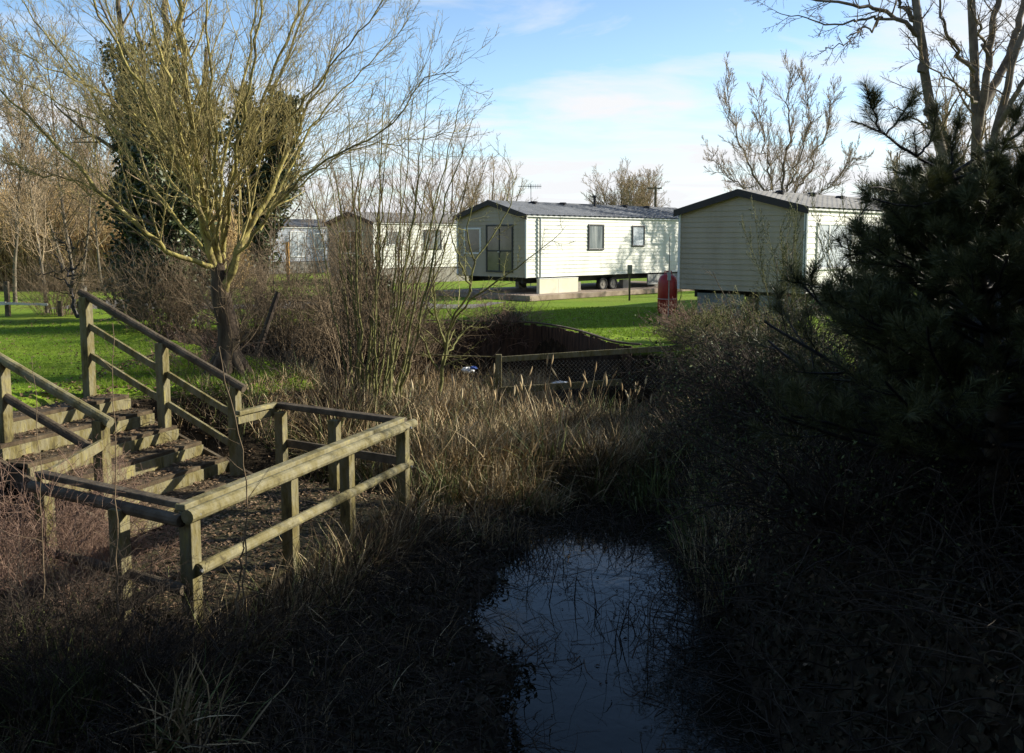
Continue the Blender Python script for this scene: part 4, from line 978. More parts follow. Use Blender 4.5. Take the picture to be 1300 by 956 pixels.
# corkscrew willow behind the nearest caravan
def corkscrew():
    rng = np.random.default_rng(85); Y = 40.0
    b = at(985, 300, Y); b[2] = 0; e = empty('corkscrew_willow', b, 'tall bare tree with wavy rising branches behind the nearest caravan roof', 'tree')
    L = [([(985,370,Y),(985,300,Y),(995,230,Y),(1002,160,Y),(998,110,Y),(1003,82,Y)], .20,.02),
         ([(985,300,Y),(965,230,Y-.5),(940,190,Y-1),(925,140,Y-1.2),(922,95,Y-1.4)], .13,.018),
         ([(985,310,Y),(950,240,Y+.5),(920,225,Y+1),(900,190,Y+1.2)], .10,.014),
         ([(988,310,Y),(1010,240,Y+.5),(1035,200,Y+1),(1050,160,Y+1.2),(1060,110,Y+1.4)], .14,.018),
         ([(986,280,Y),(975,220,Y+.8),(968,160,Y+1.2),(960,120,Y+1.4)], .12,.015),
         ([(990,300,Y),(1030,250,Y-.8),(1065,225,Y-1),(1085,190,Y-1.2)], .10,.012),
         ([(990,270,Y),(1015,200,Y-.9),(1028,150,Y-1.3),(1020,100,Y-1.5)], .10,.014)]
    P, R = limbs_px(L, 26, rng, .07); R = R * .48; q = G(); q.strands(P, R, 8); part(e, q, 'trunk', M['barkgrey'])
    A, Ra = sprout(P, R, 34, .2, .99, 26, .26, 10, .4, .12, .12, rng, rmin=.014); B, Rb = sprout(A, Ra, 9, .1, .97, 30, .45, 7, .5, .12, .08, rng, rmin=.009); D, Rd = sprout(B, Rb, 6, .1, .97, 36, .5, 5, .6, .12, .04, rng, rmin=.0065)
    q = G(); q.strands(A, Ra, 4); q.strands(B, Rb, 3); part(e, q, 'branches', M['twigpale']); q = G(); q.strands(D, Rd, 3); part(e, q, 'twigs', M['twigpale'])
corkscrew()
# an unseen tree further right that throws its branch shadows on the long cream wall
bare_tree('bare_tree', 'bare tree standing past the right edge of the view, behind the nearest caravan', (21.5, 43.0, 0), 10, 5, .45, 86, r0=.22, n=(14, 8, 4), Ls=(.45, .45, .45), bark='barkgrey', twig='twigpale', rmin=(.03, .018, .012), t0=.12)
bare_tree('bare_tree', 'second bare tree past the right edge of the view, further from the camera', (16.5, 39.6, 0), 7.0, 4, .5, 87, r0=.16, n=(12, 7, 3), Ls=(.45, .45, .45), bark='barkgrey', twig='twigpale', rmin=(.03, .018, .012), t0=.12)

# big multi-stemmed tree at the top right
def bigright():
    rng = np.random.default_rng(88); Y = 18.0; b = at(1235, 300, Y); b[2] = 0
    e = empty('pollarded_tree', b, 'large bare tree with several thick trunks rising behind the pine at the right', 'tree')
    T = [([(1215,470,Y),(1205,260,Y),(1195,195,Y-.1),(1178,120,Y-.2),(1172,70,Y-.3),(1163,10,Y-.3),(1150,-70,Y-.3)], .16,.07),
         ([(1230,470,Y),(1236,260,Y+.2),(1241,185,Y+.2),(1238,130,Y+.3),(1236,60,Y+.3),(1233,-10,Y+.3),(1230,-80,Y+.3)], .17,.07),
         ([(1243,160,Y+.2),(1252,110,Y+.1),(1256,50,Y),(1270,-10,Y),(1285,-70,Y)], .09,.05),
         ([(1245,140,Y+.2),(1264,105,Y+.4),(1280,75,Y+.5),(1294,25,Y+.5),(1310,-40,Y+.6)], .11,.05),
         ([(1245,470,Y),(1252,260,Y-.4),(1262,180,Y-.5),(1274,130,Y-.5),(1285,85,Y-.6),(1296,45,Y-.6),(1330,-40,Y-.7)], .14,.05),
         ([(1268,160,Y-.5),(1290,120,Y-.9),(1320,60,Y-1.2)], .07,.03)]
    P, R = limbs_px(T, 22, rng, .012); R *= .86; q = G(); q.strands(P, R, 12)
    for (x, y, Yk) in ((1172, 85, Y-.3), (1180, 140, Y-.2), (1281, 140, Y-.5)):
        c = at(x, y, Yk); q.strands(np.array([c + [-.03, 0, -.1], c + [.0, 0, 0], c + [.03, 0, .1]])[None], np.array([[.08, .105, .08]]), 10)
    part(e, q, 'trunk', M['barkgrey'])
    L = [([(1164,45,Y-.3),(1150,28,Y-.4),(1130,22,Y-.5),(1105,10,Y-.6),(1080,6,Y-.7),(1045,2,Y-.8),(1012,-4,Y-.9),(960,-6,Y-1)], .045,.008),
         ([(1135,24,Y-.5),(1112,24,Y-.6),(1085,28,Y-.8),(1060,34,Y-.8),(1020,22,Y-.9),(985,15,Y-1)], .028,.006),
         ([(1164,45,Y-.3),(1152,20,Y-.1),(1128,-20,Y)], .05,.02),
         ([(1120,22,Y-.5),(1102,38,Y-.8),(1080,45,Y-1),(1065,62,Y-1.1),(1040,65,Y-1.2)], .022,.006),
         ([(1190,170,Y),(1165,150,Y-.5),(1130,130,Y-.8)], .03,.006), ([(1238,90,Y),(1215,70,Y-.4),(1195,30,Y-.8),(1190,-20,Y-1)], .045,.015), ([(1240,130,Y),(1215,110,Y-.6),(1185,90,Y-1),(1150,60,Y-1.2)], .03,.006),
         ([(1255,70,Y),(1240,30,Y-.6),(1225,-20,Y-1)], .035,.012)]
    Q, Rq = limbs_px(L, 18, rng, .04)
    A, Ra = sprout(Q, Rq, 12, .15, .98, 45, .30, 9, .5, .09, .02, rng, rmin=.007)
    A2, Ra2 = sprout(P, R, 13, .3, .98, 58, .24, 9, .25, .08, .04, rng, rmin=.009)
    B, Rb = sprout(np.concatenate([A, A2]), np.concatenate([Ra, Ra2]), 7, .1, .97, 45, .42, 6, .6, .1, .02, rng, rmin=.0045)
    D, Rd = sprout(B, Rb, 3, .1, .97, 45, .45, 5, .6, .1, .02, rng, rmin=.0035)
    q = G(); q.strands(Q, Rq, 7); part(e, q, 'limb', M['barkgrey'])
    q = G(); q.strands(A, Ra, 4); q.strands(A2, Ra2, 4); q.strands(B, Rb, 3); q.strands(D, Rd, 3); part(e, q, 'twigs', M['twigbrown'])
bigright()

# ---- the pine on the right
def pine():
    rng = np.random.default_rng(91); Y0 = 7.0
    b = at(1262, 700, Y0); base = np.array([b[0], b[1], float(height(b[0], b[1])) - .05])
    e = empty('pine_tree', base, 'dense dark pine with upswept needle tufts filling the right edge', 'tree')
    tr = poly([base, at(1262, 640, Y0), at(1270, 500, Y0), at(1245, 350, Y0), at(1222, 260, Y0), at(1207, 218, Y0)], 20, rng, .01)
    q = G(); q.strands(tr[None], np.linspace(.10, .018, 20)[None], 12); part(e, q, 'trunk', M['barkbrown'])
    # whorls
    st, ds, Ls = [], [], []
    for w in np.linspace(.16, .86, 14):
        i = w * 19; k = int(i); p = tr[k] * (1 - i + k) + tr[min(k + 1, 19)] * (i - k)
        n = rng.integers(8, 11); a0 = rng.uniform(0, 6.28)
        for j in range(n):
            a = a0 + j * 6.283 / n + rng.normal() * .15
            el = .16 + .6 * w ** 2.5 + rng.normal() * .12
            st.append(p); ds.append([np.cos(a), np.sin(a), el]); Ls.append((1.8 * (1 - w) ** .7 + .05) * rng.uniform(.75, 1.2) * (1.25 if np.cos(a) > 0 else 1.08))
    P = paths(np.array(st), np.array(ds), np.array(Ls), 12, .05, .035, rng)
    # topmost shoots read off the photograph
    top = [([(1207,222,Y0),(1180,208,Y0-.1),(1150,188,Y0-.25),(1118,168,Y0-.4),(1098,160,Y0-.45),(1081,154,Y0-.5)], .014,.006),
           ([(1118,168,Y0-.4),(1110,145,Y0-.4),(1103,120,Y0-.42),(1098,108,Y0-.42)], .009,.006), ([(1125,172,Y0-.4),(1145,148,Y0-.3),(1158,126,Y0-.3),(1163,112,Y0-.3)], .008,.005),
           ([(1165,198,Y0-.2),(1182,178,Y0-.2),(1188,155,Y0-.2),(1190,132,Y0-.2)], .009,.006), ([(1207,222,Y0),(1208,195,Y0),(1214,165,Y0),(1219,145,Y0)], .011,.006),
           ([(1207,222,Y0),(1240,200,Y0),(1275,180,Y0+.1),(1300,165,Y0+.15),(1340,140,Y0+.2)], .014,.008), ([(1275,180,Y0+.1),(1292,150,Y0+.1),(1300,125,Y0+.1)], .009,.006),
           ([(1207,225,Y0),(1175,228,Y0+.3),(1150,222,Y0+.5),(1130,212,Y0+.6)], .011,.006), ([(1210,235,Y0),(1165,240,Y0-.3),(1130,243,Y0-.5),(1105,238,Y0-.6)], .012,.006),
           ([(1210,228,Y0),(1245,215,Y0-.4),(1270,205,Y0-.6)], .012,.006), ([(1215,245,Y0),(1180,262,Y0-.4),(1140,262,Y0-.6),(1108,252,Y0-.7)], .012,.006)]
    Pt, Rt = limbs_px(top, 12, rng, .006)
    R = taper(np.array(Ls) * .011 + .006, 12, .35)
    A, Ra = sprout(P, R, 7, .25, .97, 42, .34, 8, .7, .05, .07, rng, rmin=.005, fall=.45)
    At, Rat = sprout(Pt, Rt, 2, .3, .8, 45, .3, 8, .7, .05, .09, rng, rmin=.004)
    B, Rb = sprout(A, Ra, 3, .3, .97, 40, .5, 8, .8, .05, .08, rng, rmin=.004, fall=.3)
    q = G(); q.strands(P, R, 6); q.strands(Pt, Rt, 6); q.strands(A, Ra, 4); q.strands(At, Rat, 4); q.strands(B, Rb, 4); part(e, q, 'branches', M['fascia'])
    # needles
    def needles(P, n, t0=.3, ln=.09, w=.0009):
        Sn, K, _ = P.shape; par = np.repeat(np.arange(Sn), n); t = rng.uniform(t0, 1, Sn * n) * (K - 1.001); i = t.astype(int); f = (t - i)[:, None]
        p = P[par, i] * (1 - f) + P[par, i + 1] * f; T = nrm(P[par, i + 1] - P[par, i])
        x = rng.normal(size=T.shape); x = nrm(x - T * (x * T).sum(-1, keepdims=True)); an = rng.uniform(.45, 1.15, len(t))[:, None]
        d = np.cos(an) * T + np.sin(an) * x + np.array([0, 0, .12]); L_ = ln * rng.uniform(.7, 1.2, len(t))[:, None]
        q3 = nrm(np.cross(d, rng.normal(size=d.shape))) * w
        V = np.stack([p - q3, p + q3, p + d * L_ * .6 + q3 * .8, p + d * L_ + [0, 0, -.004], p + d * L_ * .6 - q3 * .8], 1)
        N_ = len(p); g.add(V.reshape(-1, 3), np.arange(N_ * 5).reshape(N_, 5))
    g = G(); needles(Pt, 520, .2, .10, .0009); needles(At, 240, .1, .09, .0009); needles(P, 130, .5, .10, .0014); needles(A, 100, .2, .10, .0014); needles(B, 80, .1, .10, .0014)
    part(e, g, 'needles', M['needle'], False)
pine()
# ---- right bank shrubs
def onh(px, py, Y, dz=0): p = at(px, py, Y); return np.array([p[0], Y, float(height(p[0], Y)) + dz])
bush('red_twig_bush', 'reddish-brown twiggy bush just below the red gas tank', onh(884, 440, 18.8), .75, .7, .9, 130, 101, 'twigred', sub=(7, 4), group='bushes on the right bank')
bush('green_twig_bush', 'yellow-green twiggy bush under the olive-grey gable', onh(935, 440, 17.2), 1.0, .8, 1.05, 120, 102, 'twiggreen', sub=(7, 4), leaf=1, nleaf=9000, lsize=.035, lm='broom', group='bushes on the right bank')
bush('green_leafed_bush', 'low green-leaved bush right of the netting fence', onh(930, 500, 14.2), .9, .8, .85, 90, 103, 'twigbrown', sub=(7, 4), leaf=1, nleaf=6000, lsize=.035, group='bushes on the right bank')
bush('green_leafed_bush', 'darker green-leaved bush behind the bare whippy stems', onh(985, 480, 14.6), 1.0, .8, 1.05, 110, 104, 'twigbrown', sub=(7, 4), leaf=1, nleaf=7000, lsize=.035, group='bushes on the right bank')
bush('bramble_bush', 'dark arching bramble mound at the water edge right of the open water', onh(995, 600, 11.0), 1.0, .9, 1.05, 150, 105, 'twigdark', sub=(7, 4), leaf=1, nleaf=6000, lsize=.04, droop=-.12, group='bushes on the right bank', Llen=(1, 1.7))
bush('bramble_bush', 'dark bramble mound under the left side of the pine', onh(1050, 620, 9.6), 1.2, .9, 1.0, 170, 106, 'twigdark', sub=(7, 4), leaf=1, nleaf=6000, lsize=.04, droop=-.12, group='bushes on the right bank', Llen=(1, 1.7))
bush('bramble_bush', 'nearest dark bramble on the right bank, at the bottom right corner', onh(1090, 850, 6.9), 1.0, .8, .8, 130, 107, 'twigdark', sub=(6, 3), leaf=1, nleaf=2500, lsize=.035, droop=-.12, group='bushes on the right bank', Llen=(1, 1.7))
bush('bramble_bush', 'dark bramble behind the pine trunk', onh(1240, 640, 8.6), 1.1, .9, .85, 120, 108, 'twigdark', sub=(6, 4), leaf=1, nleaf=4000, lsize=.04, droop=-.12, group='bushes on the right bank', Llen=(1, 1.7))
# bare whippy stems in front of the gable
def whippy():
    rng = np.random.default_rng(110); Y = 13.4; b = onh(1015, 540, Y)
    e = empty('whippy_shrub', b, 'shrub of thin dark whippy stems crossing in front of the gable and the pine', 'shrub')
    L = []
    for (x, y) in [(925,370),(905,345),(955,400),(985,330),(1008,300),(1005,330),(1035,380),(1060,420),(1075,370),(940,430),(970,380),(1022,350),(895,420),(1090,450)]:
        bx = 1010 + rng.normal() * 14; L.append(([(bx, 570, Y), (bx + (x - bx) * .35 + rng.normal() * 4, 480 + rng.normal() * 10, Y + rng.normal() * .2), (x, y, Y + rng.normal() * .5)], .011, .004))
    P, R = limbs_px(L, 14, rng, .012); A, Ra = sprout(P, R, 7, .2, .98, 35, .25, 7, .6, .06, .04, rng, rmin=.003); B, Rb = sprout(A, Ra, 3, .1, .95, 40, .4, 5, .7, .08, .02, rng, rmin=.0025)
    q = G(); q.strands(P, R, 6); part(e, q, 'stems', M['barkbrown']); q = G(); q.strands(A, Ra, 4); q.strands(B, Rb, 3); part(e, q, 'twigs', M['twigbrown'])
whippy()
# yellow-green broom sprigs left of the pine
def broom(px, py, Y, H, lab, seed, n=26, sp=.35):
    rng = np.random.default_rng(seed); b = onh(px, py, Y); e = empty('broom_shrub', b, lab, 'shrub', 'broom shrubs by the pine')
    a = rng.uniform(0, 6.28, n); d = np.stack([np.cos(a) * sp, np.sin(a) * sp, np.ones(n)], -1) * [1, 1, 1] + rng.normal(size=(n, 3)) * .08
    P = paths(np.tile(b, (n, 1)), d, H * rng.uniform(.6, 1.05, n), 12, .05, .02, rng); R = taper(np.full(n, .008), 12, .35)
    A, Ra = sprout(P, R, 16, .35, .99, 28, .22, 6, .6, .05, .08, rng, rmin=.003)
    B, Rb = sprout(A, Ra, 5, .1, .97, 28, .45, 5, .6, .05, .06, rng, rmin=.003)
    q = G(); q.strands(P, R, 5); part(e, q, 'stems', M['barkgreen']); q = G(); q.strands(A, Ra, 3); q.strands(B, Rb, 3)
    X = B.reshape(-1, 3); q.leaves(X[rng.integers(0, len(X), 5000)] + rng.normal(size=(5000, 3)) * .012, .03, rng, .25); part(e, q, 'sprigs', M['broom'], False)
broom(1000, 480, 13.8, 2.7, 'tall loose yellow-green broom at the right corner of the olive-grey gable', 111, 14, .18)
broom(1110, 480, 11.5, 3.0, 'dense yellow-green broom rising beside the pine, under its long left branch', 112, 34, .25)
broom(1095, 560, 15.2, .95, 'low bright green sprawling shrub in the sunlit gap under the pine', 113, 50, .9)

# evergreens added right of and behind the view to shade the near bank
def shade_evergreen(x, y, H, rx, seed, lab, n=15000, lsz=.11):
    rng = np.random.default_rng(seed); z0 = float(height(x, y)); e = empty('added_shade_bush', (x, y, z0), lab, 'bush', 'evergreens added past the right edge and behind the viewer for shade')
    P = paths(np.tile([x, y, z0 - .1], (9, 1)), rng.normal(size=(9, 3)) * .3 + [0, 0, 1], np.full(9, H * .85), 10, .08, 0, rng); R = taper(np.full(9, .035), 10, .3)
    A, Ra = sprout(P, R, 9, .1, .98, 55, .45, 7, .5, .1, .02, rng, rmin=.006)
    q = G(); q.strands(P, R, 6); q.strands(A, Ra, 3); part(e, q, 'branches', M['barkbrown'])
    u = nrm(rng.normal(size=(n, 3))) * rng.uniform(.25, 1, (n, 1)) ** .4; u = u * (1 + .2 * np.sin(u[:, :1] * 7) * np.cos(u[:, 2:] * 6))
    c = np.array([x, y, z0 + H * .52]) + u * [rx, rx, H * .5]; q = G(); q.leaves(c, lsz, rng, .7); part(e, q, 'leaves', M['ivy'], False)
HT = [(-4.0, -4.5, 8.5, 3.2), (1.5, -5.5, 9.5, 3.4), (6.5, -2.0, 8.0, 3.0), (-9, -2.5, 8.0, 3.0), (5.9, 5.6, 3.2, 1.5), (6.6, 8.2, 2.9, 1.5), (5.5, 9.3, 2.5, 1.3), (7.4, 11.0, 2.0, 1.4), (4.4, 3.4, 3.2, 1.4), (2.9, 1.6, 3.2, 1.1)]
for k, (x, y, H, r) in enumerate(HT):
    shade_evergreen(x, y, H, r, 120 + k, 'dark evergreen bush added past the right edge of the view to cast shade' if k > 3 else 'tall dark evergreen added behind the viewer to block sky light', 30000 if k < 4 else 12000, .20 if k < 4 else .11)

# ---- grass on the lawn, reeds, stems, litter: stuff
def lawn():
    rng = np.random.default_rng(130); q = G()
    def area(n, x0, x1, y0, y1, h0, h1, w):
        x = rng.uniform(x0, x1, n); y = y0 + (y1 - y0) * rng.uniform(0, 1, n) ** 1.3
        d = edge_dist(x, y); k = d < -.02; x, y = x[k], y[k]; z = height(x, y); m = len(x)
        a = rng.uniform(0, 6.28, m); L_ = rng.uniform(h0, h1, m)
        dd = np.stack([np.cos(a) * .6, np.sin(a) * .6, np.ones(m)], -1)
        P = paths(np.stack([x, y, z - .005], -1), dd, L_, 3, .12, -.15, rng); q.ribbons(P, taper(np.full(m, w), 3, .15), rng)
    area(90000, -15, -4.2, 12.5, 24, .03, .07, .008); area(70000, -4, 5, 20, 29, .03, .07, .012); area(22000, -6, -3, 11.5, 16, .05, .16, .008); area(9000, 3.5, 6, 12, 18, .05, .2, .008)
    tag(q.build('lawn_grass', M['grass']), 'short green lawn grass', 'grass', kind='stuff')
lawn()
def reeds():
    rng = np.random.default_rng(131); q = G(); qg = G(); qd = G()
    def clump(n, xf, h, lean, mgreen, w=.009):
        x, y = xf(n); d = edge_dist(x, y); ok = (d > .05); x, y = x[ok], y[ok]; m = len(x); z = height(x, y) - .03
        # patches
        hh = h[0] + (h[1] - h[0]) * rng.uniform(0, 1, m) ** 1.3 * (.7 + .3 * np.sin(x * 2.7 + 1) * np.cos(y * 2.3))
        a = rng.uniform(0, 6.28, m); ln = rng.uniform(.02, 1, m) ** 1.5 * lean
        dd = np.stack([np.cos(a) * ln + .1, np.sin(a) * ln, np.ones(m)], -1)
        P = paths(np.stack([x, y, z], -1), dd, hh, 7, .13, -.14, rng)
        kk = rng.uniform(0, 1, m) < .22; kz = rng.integers(2, 5, m)      # snapped and folded over
        for j in range(3, 7):
            f_ = kk & (kz < j); P[f_, j] = P[f_, j - 1] + np.stack([np.cos(a[f_] * 3), np.sin(a[f_] * 3), np.full(f_.sum(), -.25)], -1) * (hh[f_] / 7)[:, None]; P[..., 2] = np.maximum(P[..., 2], z[:, None] + .01)
        W_ = w * rng.uniform(.5, 1.4, m)[:, None] * np.array([1, 1, .95, .85, .65, .4, .08])
        g = rng.uniform(0, 1, m) < mgreen + .35 * (np.sin(x * 1.9 + 2) * np.cos(y * 1.3 + x) > .45)
        dk = (~g) & (((y < 11.2) & (x < .9)) | ((y > 11.2) & (y < 17.5) & ((np.sin(x * 2.9 + 1.3 * y) * np.cos(y * 2.3 - x * 1.1) + .5 * sstep(.5, 2.2, x)) > .28))); g = g & ~((y < 11.2) & (x < .9) & (x > -2.6) & (rng.uniform(0, 1, m) < .75)); ok_ = ~g & ~dk  # near blades take the shade-darkened colour, reed patches vary by position
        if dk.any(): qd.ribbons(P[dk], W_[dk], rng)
        if ok_.any(): q.ribbons(P[ok_], W_[ok_], rng)
        if g.any(): qg.ribbons(P[g], W_[g], rng)
    R_ = lambda x0, x1, y0, y1: (lambda n: (rng.uniform(x0, x1, n), rng.uniform(y0, y1, n)))
    clump(24000, R_(-2.6, 2.6, 12.3, 15.2), (.3, 1.0), 1.1, .08, .013)
    clump(5000, R_(-2.6, -.3, 15.0, 17.4), (.3, .9), .9, .05, .012)
    clump(3500, R_(-.3, 2.8, 15.2, 16.8), (.10, .32), .9, .08, .012)
    clump(6000, R_(-1.6, 1.6, 12.0, 14.8), (.35, .95), 1.0, .03, .015)
    clump(9000, R_(-1.35, .6, 11.4, 13.6), (.35, .95), .8, .22, .012)
    clump(9000, R_(-4, .8, 16.5, 21), (.25, .8), .8, .05)
    clump(4200, R_(-1.5, .5, 10.0, 12.3), (.2, .6), 1.6, .1, .011)
    clump(5000, R_(1.2, 2.7, 8, 13), (.3, .8), .8, .3)
    clump(9000, R_(-3.2, -.5, 5, 11), (.10, .45), 2.2, .12)
    clump(2600, (lambda n: ((lambda s, o: (N[0] + al[0] * s - acr[0] * o, N[1] + al[1] * s - acr[1] * o))(rng.uniform(-1.0, 3.2, n), rng.uniform(.15, .6, n)))), (.4, 1.0), 1.1, .2)
    clump(4500, R_(-5.8, -2.9, 4.5, 8.5), (.3, .8), 1.0, .4, .012)
    clump(4500, R_(-4.6, -2.0, 12.6, 15), (.2, .6), .9, .25)
    for _ in range(190):      # coarse straw tussocks
        cx_ = rng.uniform(-2.6, 2.6); cy_ = rng.uniform(12.2, 15.4); hs = rng.uniform(.7, 1.15) * (.8 if cx_ > .8 else 1); la = rng.uniform(0, 6.28); lx, ly = np.cos(la) * .5, np.sin(la) * .5
        n_ = 90; rr = rng.normal(size=(n_, 2)) * .11; z_ = height(cx_ + rr[:, 0], cy_ + rr[:, 1]) - .03
        if edge_dist(np.array([cx_]), np.array([cy_]))[0] < .3: continue
        P = paths(np.stack([cx_ + rr[:, 0], cy_ + rr[:, 1], z_], -1), np.stack([rr[:, 0] * 4 + lx * rng.uniform(0, 1, n_), rr[:, 1] * 4 + ly * rng.uniform(0, 1, n_), np.ones(n_)], -1), hs * rng.uniform(.5, 1.1, n_), 8, .07, -.13, rng)
        P[..., 2] = np.maximum(P[..., 2], z_[:, None] + .01); (qg if rng.uniform() < .14 else (qd if rng.uniform() < .25 + .3 * (cx_ > .8) else q)).ribbons(P, .020 * rng.uniform(.5, 1.3, n_)[:, None] * np.array([1, 1, .95, .9, .75, .55, .35, .06]), rng)
    # near tussock with broad green blades bottom left
    for cx_, cy_, n_ in ((-3.1, 6.1, 180), (-2.2, 5.9, 120), (-3.8, 6.9, 140), (-1.2, 10.9, 200), (-.9, 11.6, 180), (1.7, 11.8, 200), (2.1, 10.2, 160), (2.0, 12.9, 160)):
        clump(n_, (lambda n: (cx_ + rng.normal(size=n) * .14, cy_ + rng.normal(size=n) * .14)), (.5, .95), .9, 1.0, .017)
    tag(q.build('dry_reeds', M['reeddry']), 'dry brown and straw-coloured reeds and sedge filling the ditch', 'reeds', kind='stuff')
    tag(qd.build('dark_sedge', M['sedgedark']), 'dark brown sedge and stems, near-bank shade put into the colour, with patches among the reeds', 'sedge', kind='stuff')
    tag(qg.build('green_reeds', M['reedgreen']), 'green sedge blades among the dry reeds', 'reeds', kind='stuff')
reeds()
def seedheads():
    rng = np.random.default_rng(132); q = G(); n = 60
    x = rng.uniform(-2.2, 2.2, n); y = rng.uniform(13.2, 16, n); z = height(x, y)
    P = paths(np.stack([x, y, z], -1), rng.normal(size=(n, 3)) * .22 + [0, 0, 1], rng.uniform(.6, 1.25, n), 9, .04, -.01, rng)
    q.strands(P, taper(np.full(n, .004), 9, .6), 4); e = P[:, -1]; d = nrm(P[:, -1] - P[:, -2])
    H_ = e[:, None] + d[:, None] * np.linspace(-.02, .16, 5)[None, :, None]; q.strands(H_, np.tile([.004, .014, .017, .012, .002], (n, 1)), 5)
    tag(q.build('seed_heads', M['reeddry']), 'brown seed heads standing above the reeds', 'seed heads', kind='stuff')
seedheads()
def dead_stems():
    rng = np.random.default_rng(133); q = G()
    def ar(n, x0, x1, y0, y1, h, r, m=10, dr=-.06, tilt=.5, keep=None):
        x = rng.uniform(x0, x1, n); y = rng.uniform(y0, y1, n); z = height(x, y)
        if keep is not None: k = keep(x, y); x, y, z = x[k], y[k], z[k]; n = len(x)
        P = paths(np.stack([x, y, z], -1), rng.normal(size=(n, 3)) * tilt + [0, 0, 1], rng.uniform(h * .4, h, n), m, .1, dr, rng)
        P[..., 2] = np.maximum(P[..., 2], z[:, None] + .01)
        q.strands(P, taper(rng.uniform(r * .5, r, n), m, .4), 4)
    ar(900, -2.7, -.9, 4.6, 11.5, .9, .006, dr=-.12, tilt=.9)
    ar(1500, 1.5, 4.6, 4.2, 13, 1.0, .006, dr=-.12, tilt=.9)
    ar(700, -4, 1.5, 12, 17, 1.1, .006, tilt=.6)
    ar(600, -5.5, .3, 15, 23, 1.3, .008, tilt=.7)
    ar(500, -5, -2.6, 12, 16, .7, .005, tilt=.8)
    ar(260, -6.3, -2.9, 4.4, 8.4, 1.3, .007, dr=-.03, tilt=.45)
    ar(2600, 1.5, 4.6, 3.5, 11, .8, .007, dr=-.16, tilt=1.3); ar(1200, -6, -2.6, 4, 8, .8, .005, tilt=.9)
    ar(2600, -2.7, .7, 4.6, 12.0, .55, .0055, dr=-.22, tilt=1.6); ar(500, -1.0, .8, 5, 11.5, .8, .005, dr=-.2, tilt=1.2)
    tag(q.build('dead_stems', M['twigdark']), 'tangle of thin dead stems on the banks', 'dead stems', kind='stuff')
dead_stems()
def floaters():
    rng = np.random.default_rng(134); q = G(); n = 9000
    x = rng.uniform(-1.9, 2.4, n); y = rng.uniform(5.2, 12.6, n)
    dens = np.clip(.04 + .9 * sstep(-.1, -1.2, x - .12 * (y - 6)) + .8 * sstep(.75, 1.5, x) + .8 * sstep(9.9, 11.3, y + 1.0 * np.abs(x - .9)), 0, 1) * .9 + .5 * (np.sin(x * 4 + y * 1.3) * np.cos(y * 2.1 - x) > .3)
    k = rng.uniform(0, 1, n) < dens; x, y = x[k], y[k]; n = len(x)
    d = rng.normal(size=(n, 3)); d[:, 2] = np.where(rng.uniform(0, 1, n) < .25, rng.uniform(.3, 1.5, n), .02)
    P = paths(np.stack([x, y, np.full(n, WATER_Z + .004)], -1), d, rng.uniform(.12, .55, n), 8, .22, -.10, rng); P[..., 2] = np.maximum(P[..., 2], WATER_Z + .003)
    q.ribbons(P, taper(rng.uniform(.004, .013, n), 8, .3), rng)
    n = 900; x = rng.uniform(-1.0, 2.1, n); y = rng.uniform(7.2, 11.8, n); k = (np.sin(x * 3.3 + 1.0) * np.cos(y * 1.9 + x) > .15) | (rng.uniform(0, 1, n) < .12); x, y = x[k], y[k]; n = len(x)
    P = paths(np.stack([x, y, np.full(n, WATER_Z - .05)], -1), rng.normal(size=(n, 3)) * .3 + [0, 0, 1], rng.uniform(.15, .75, n), 9, .10, -.16, rng); P[..., 2] = np.maximum(P[..., 2], WATER_Z - .06 + .0 * P[..., 2])
    q.ribbons(P, taper(rng.uniform(.007, .016, n), 9, .25), rng)
    n = 1500; x = rng.uniform(-2, 2.1, n); y = rng.uniform(5.2, 12.6, n); k = rng.uniform(0, 1, n) < (.1 + .8 * sstep(0, -1.4, x) + .5 * sstep(.8, 1.6, x)); x, y = x[k], y[k]
    q.leaves(np.stack([x, y, np.full(len(x), WATER_Z + .006)], -1), .045, rng, .5, bias=(0, 0, 9))
    tag(q.build('floating_debris', M['twigdark']), 'dead leaves and bent stems floating on the dark pond water', 'debris', kind='stuff')
floaters()
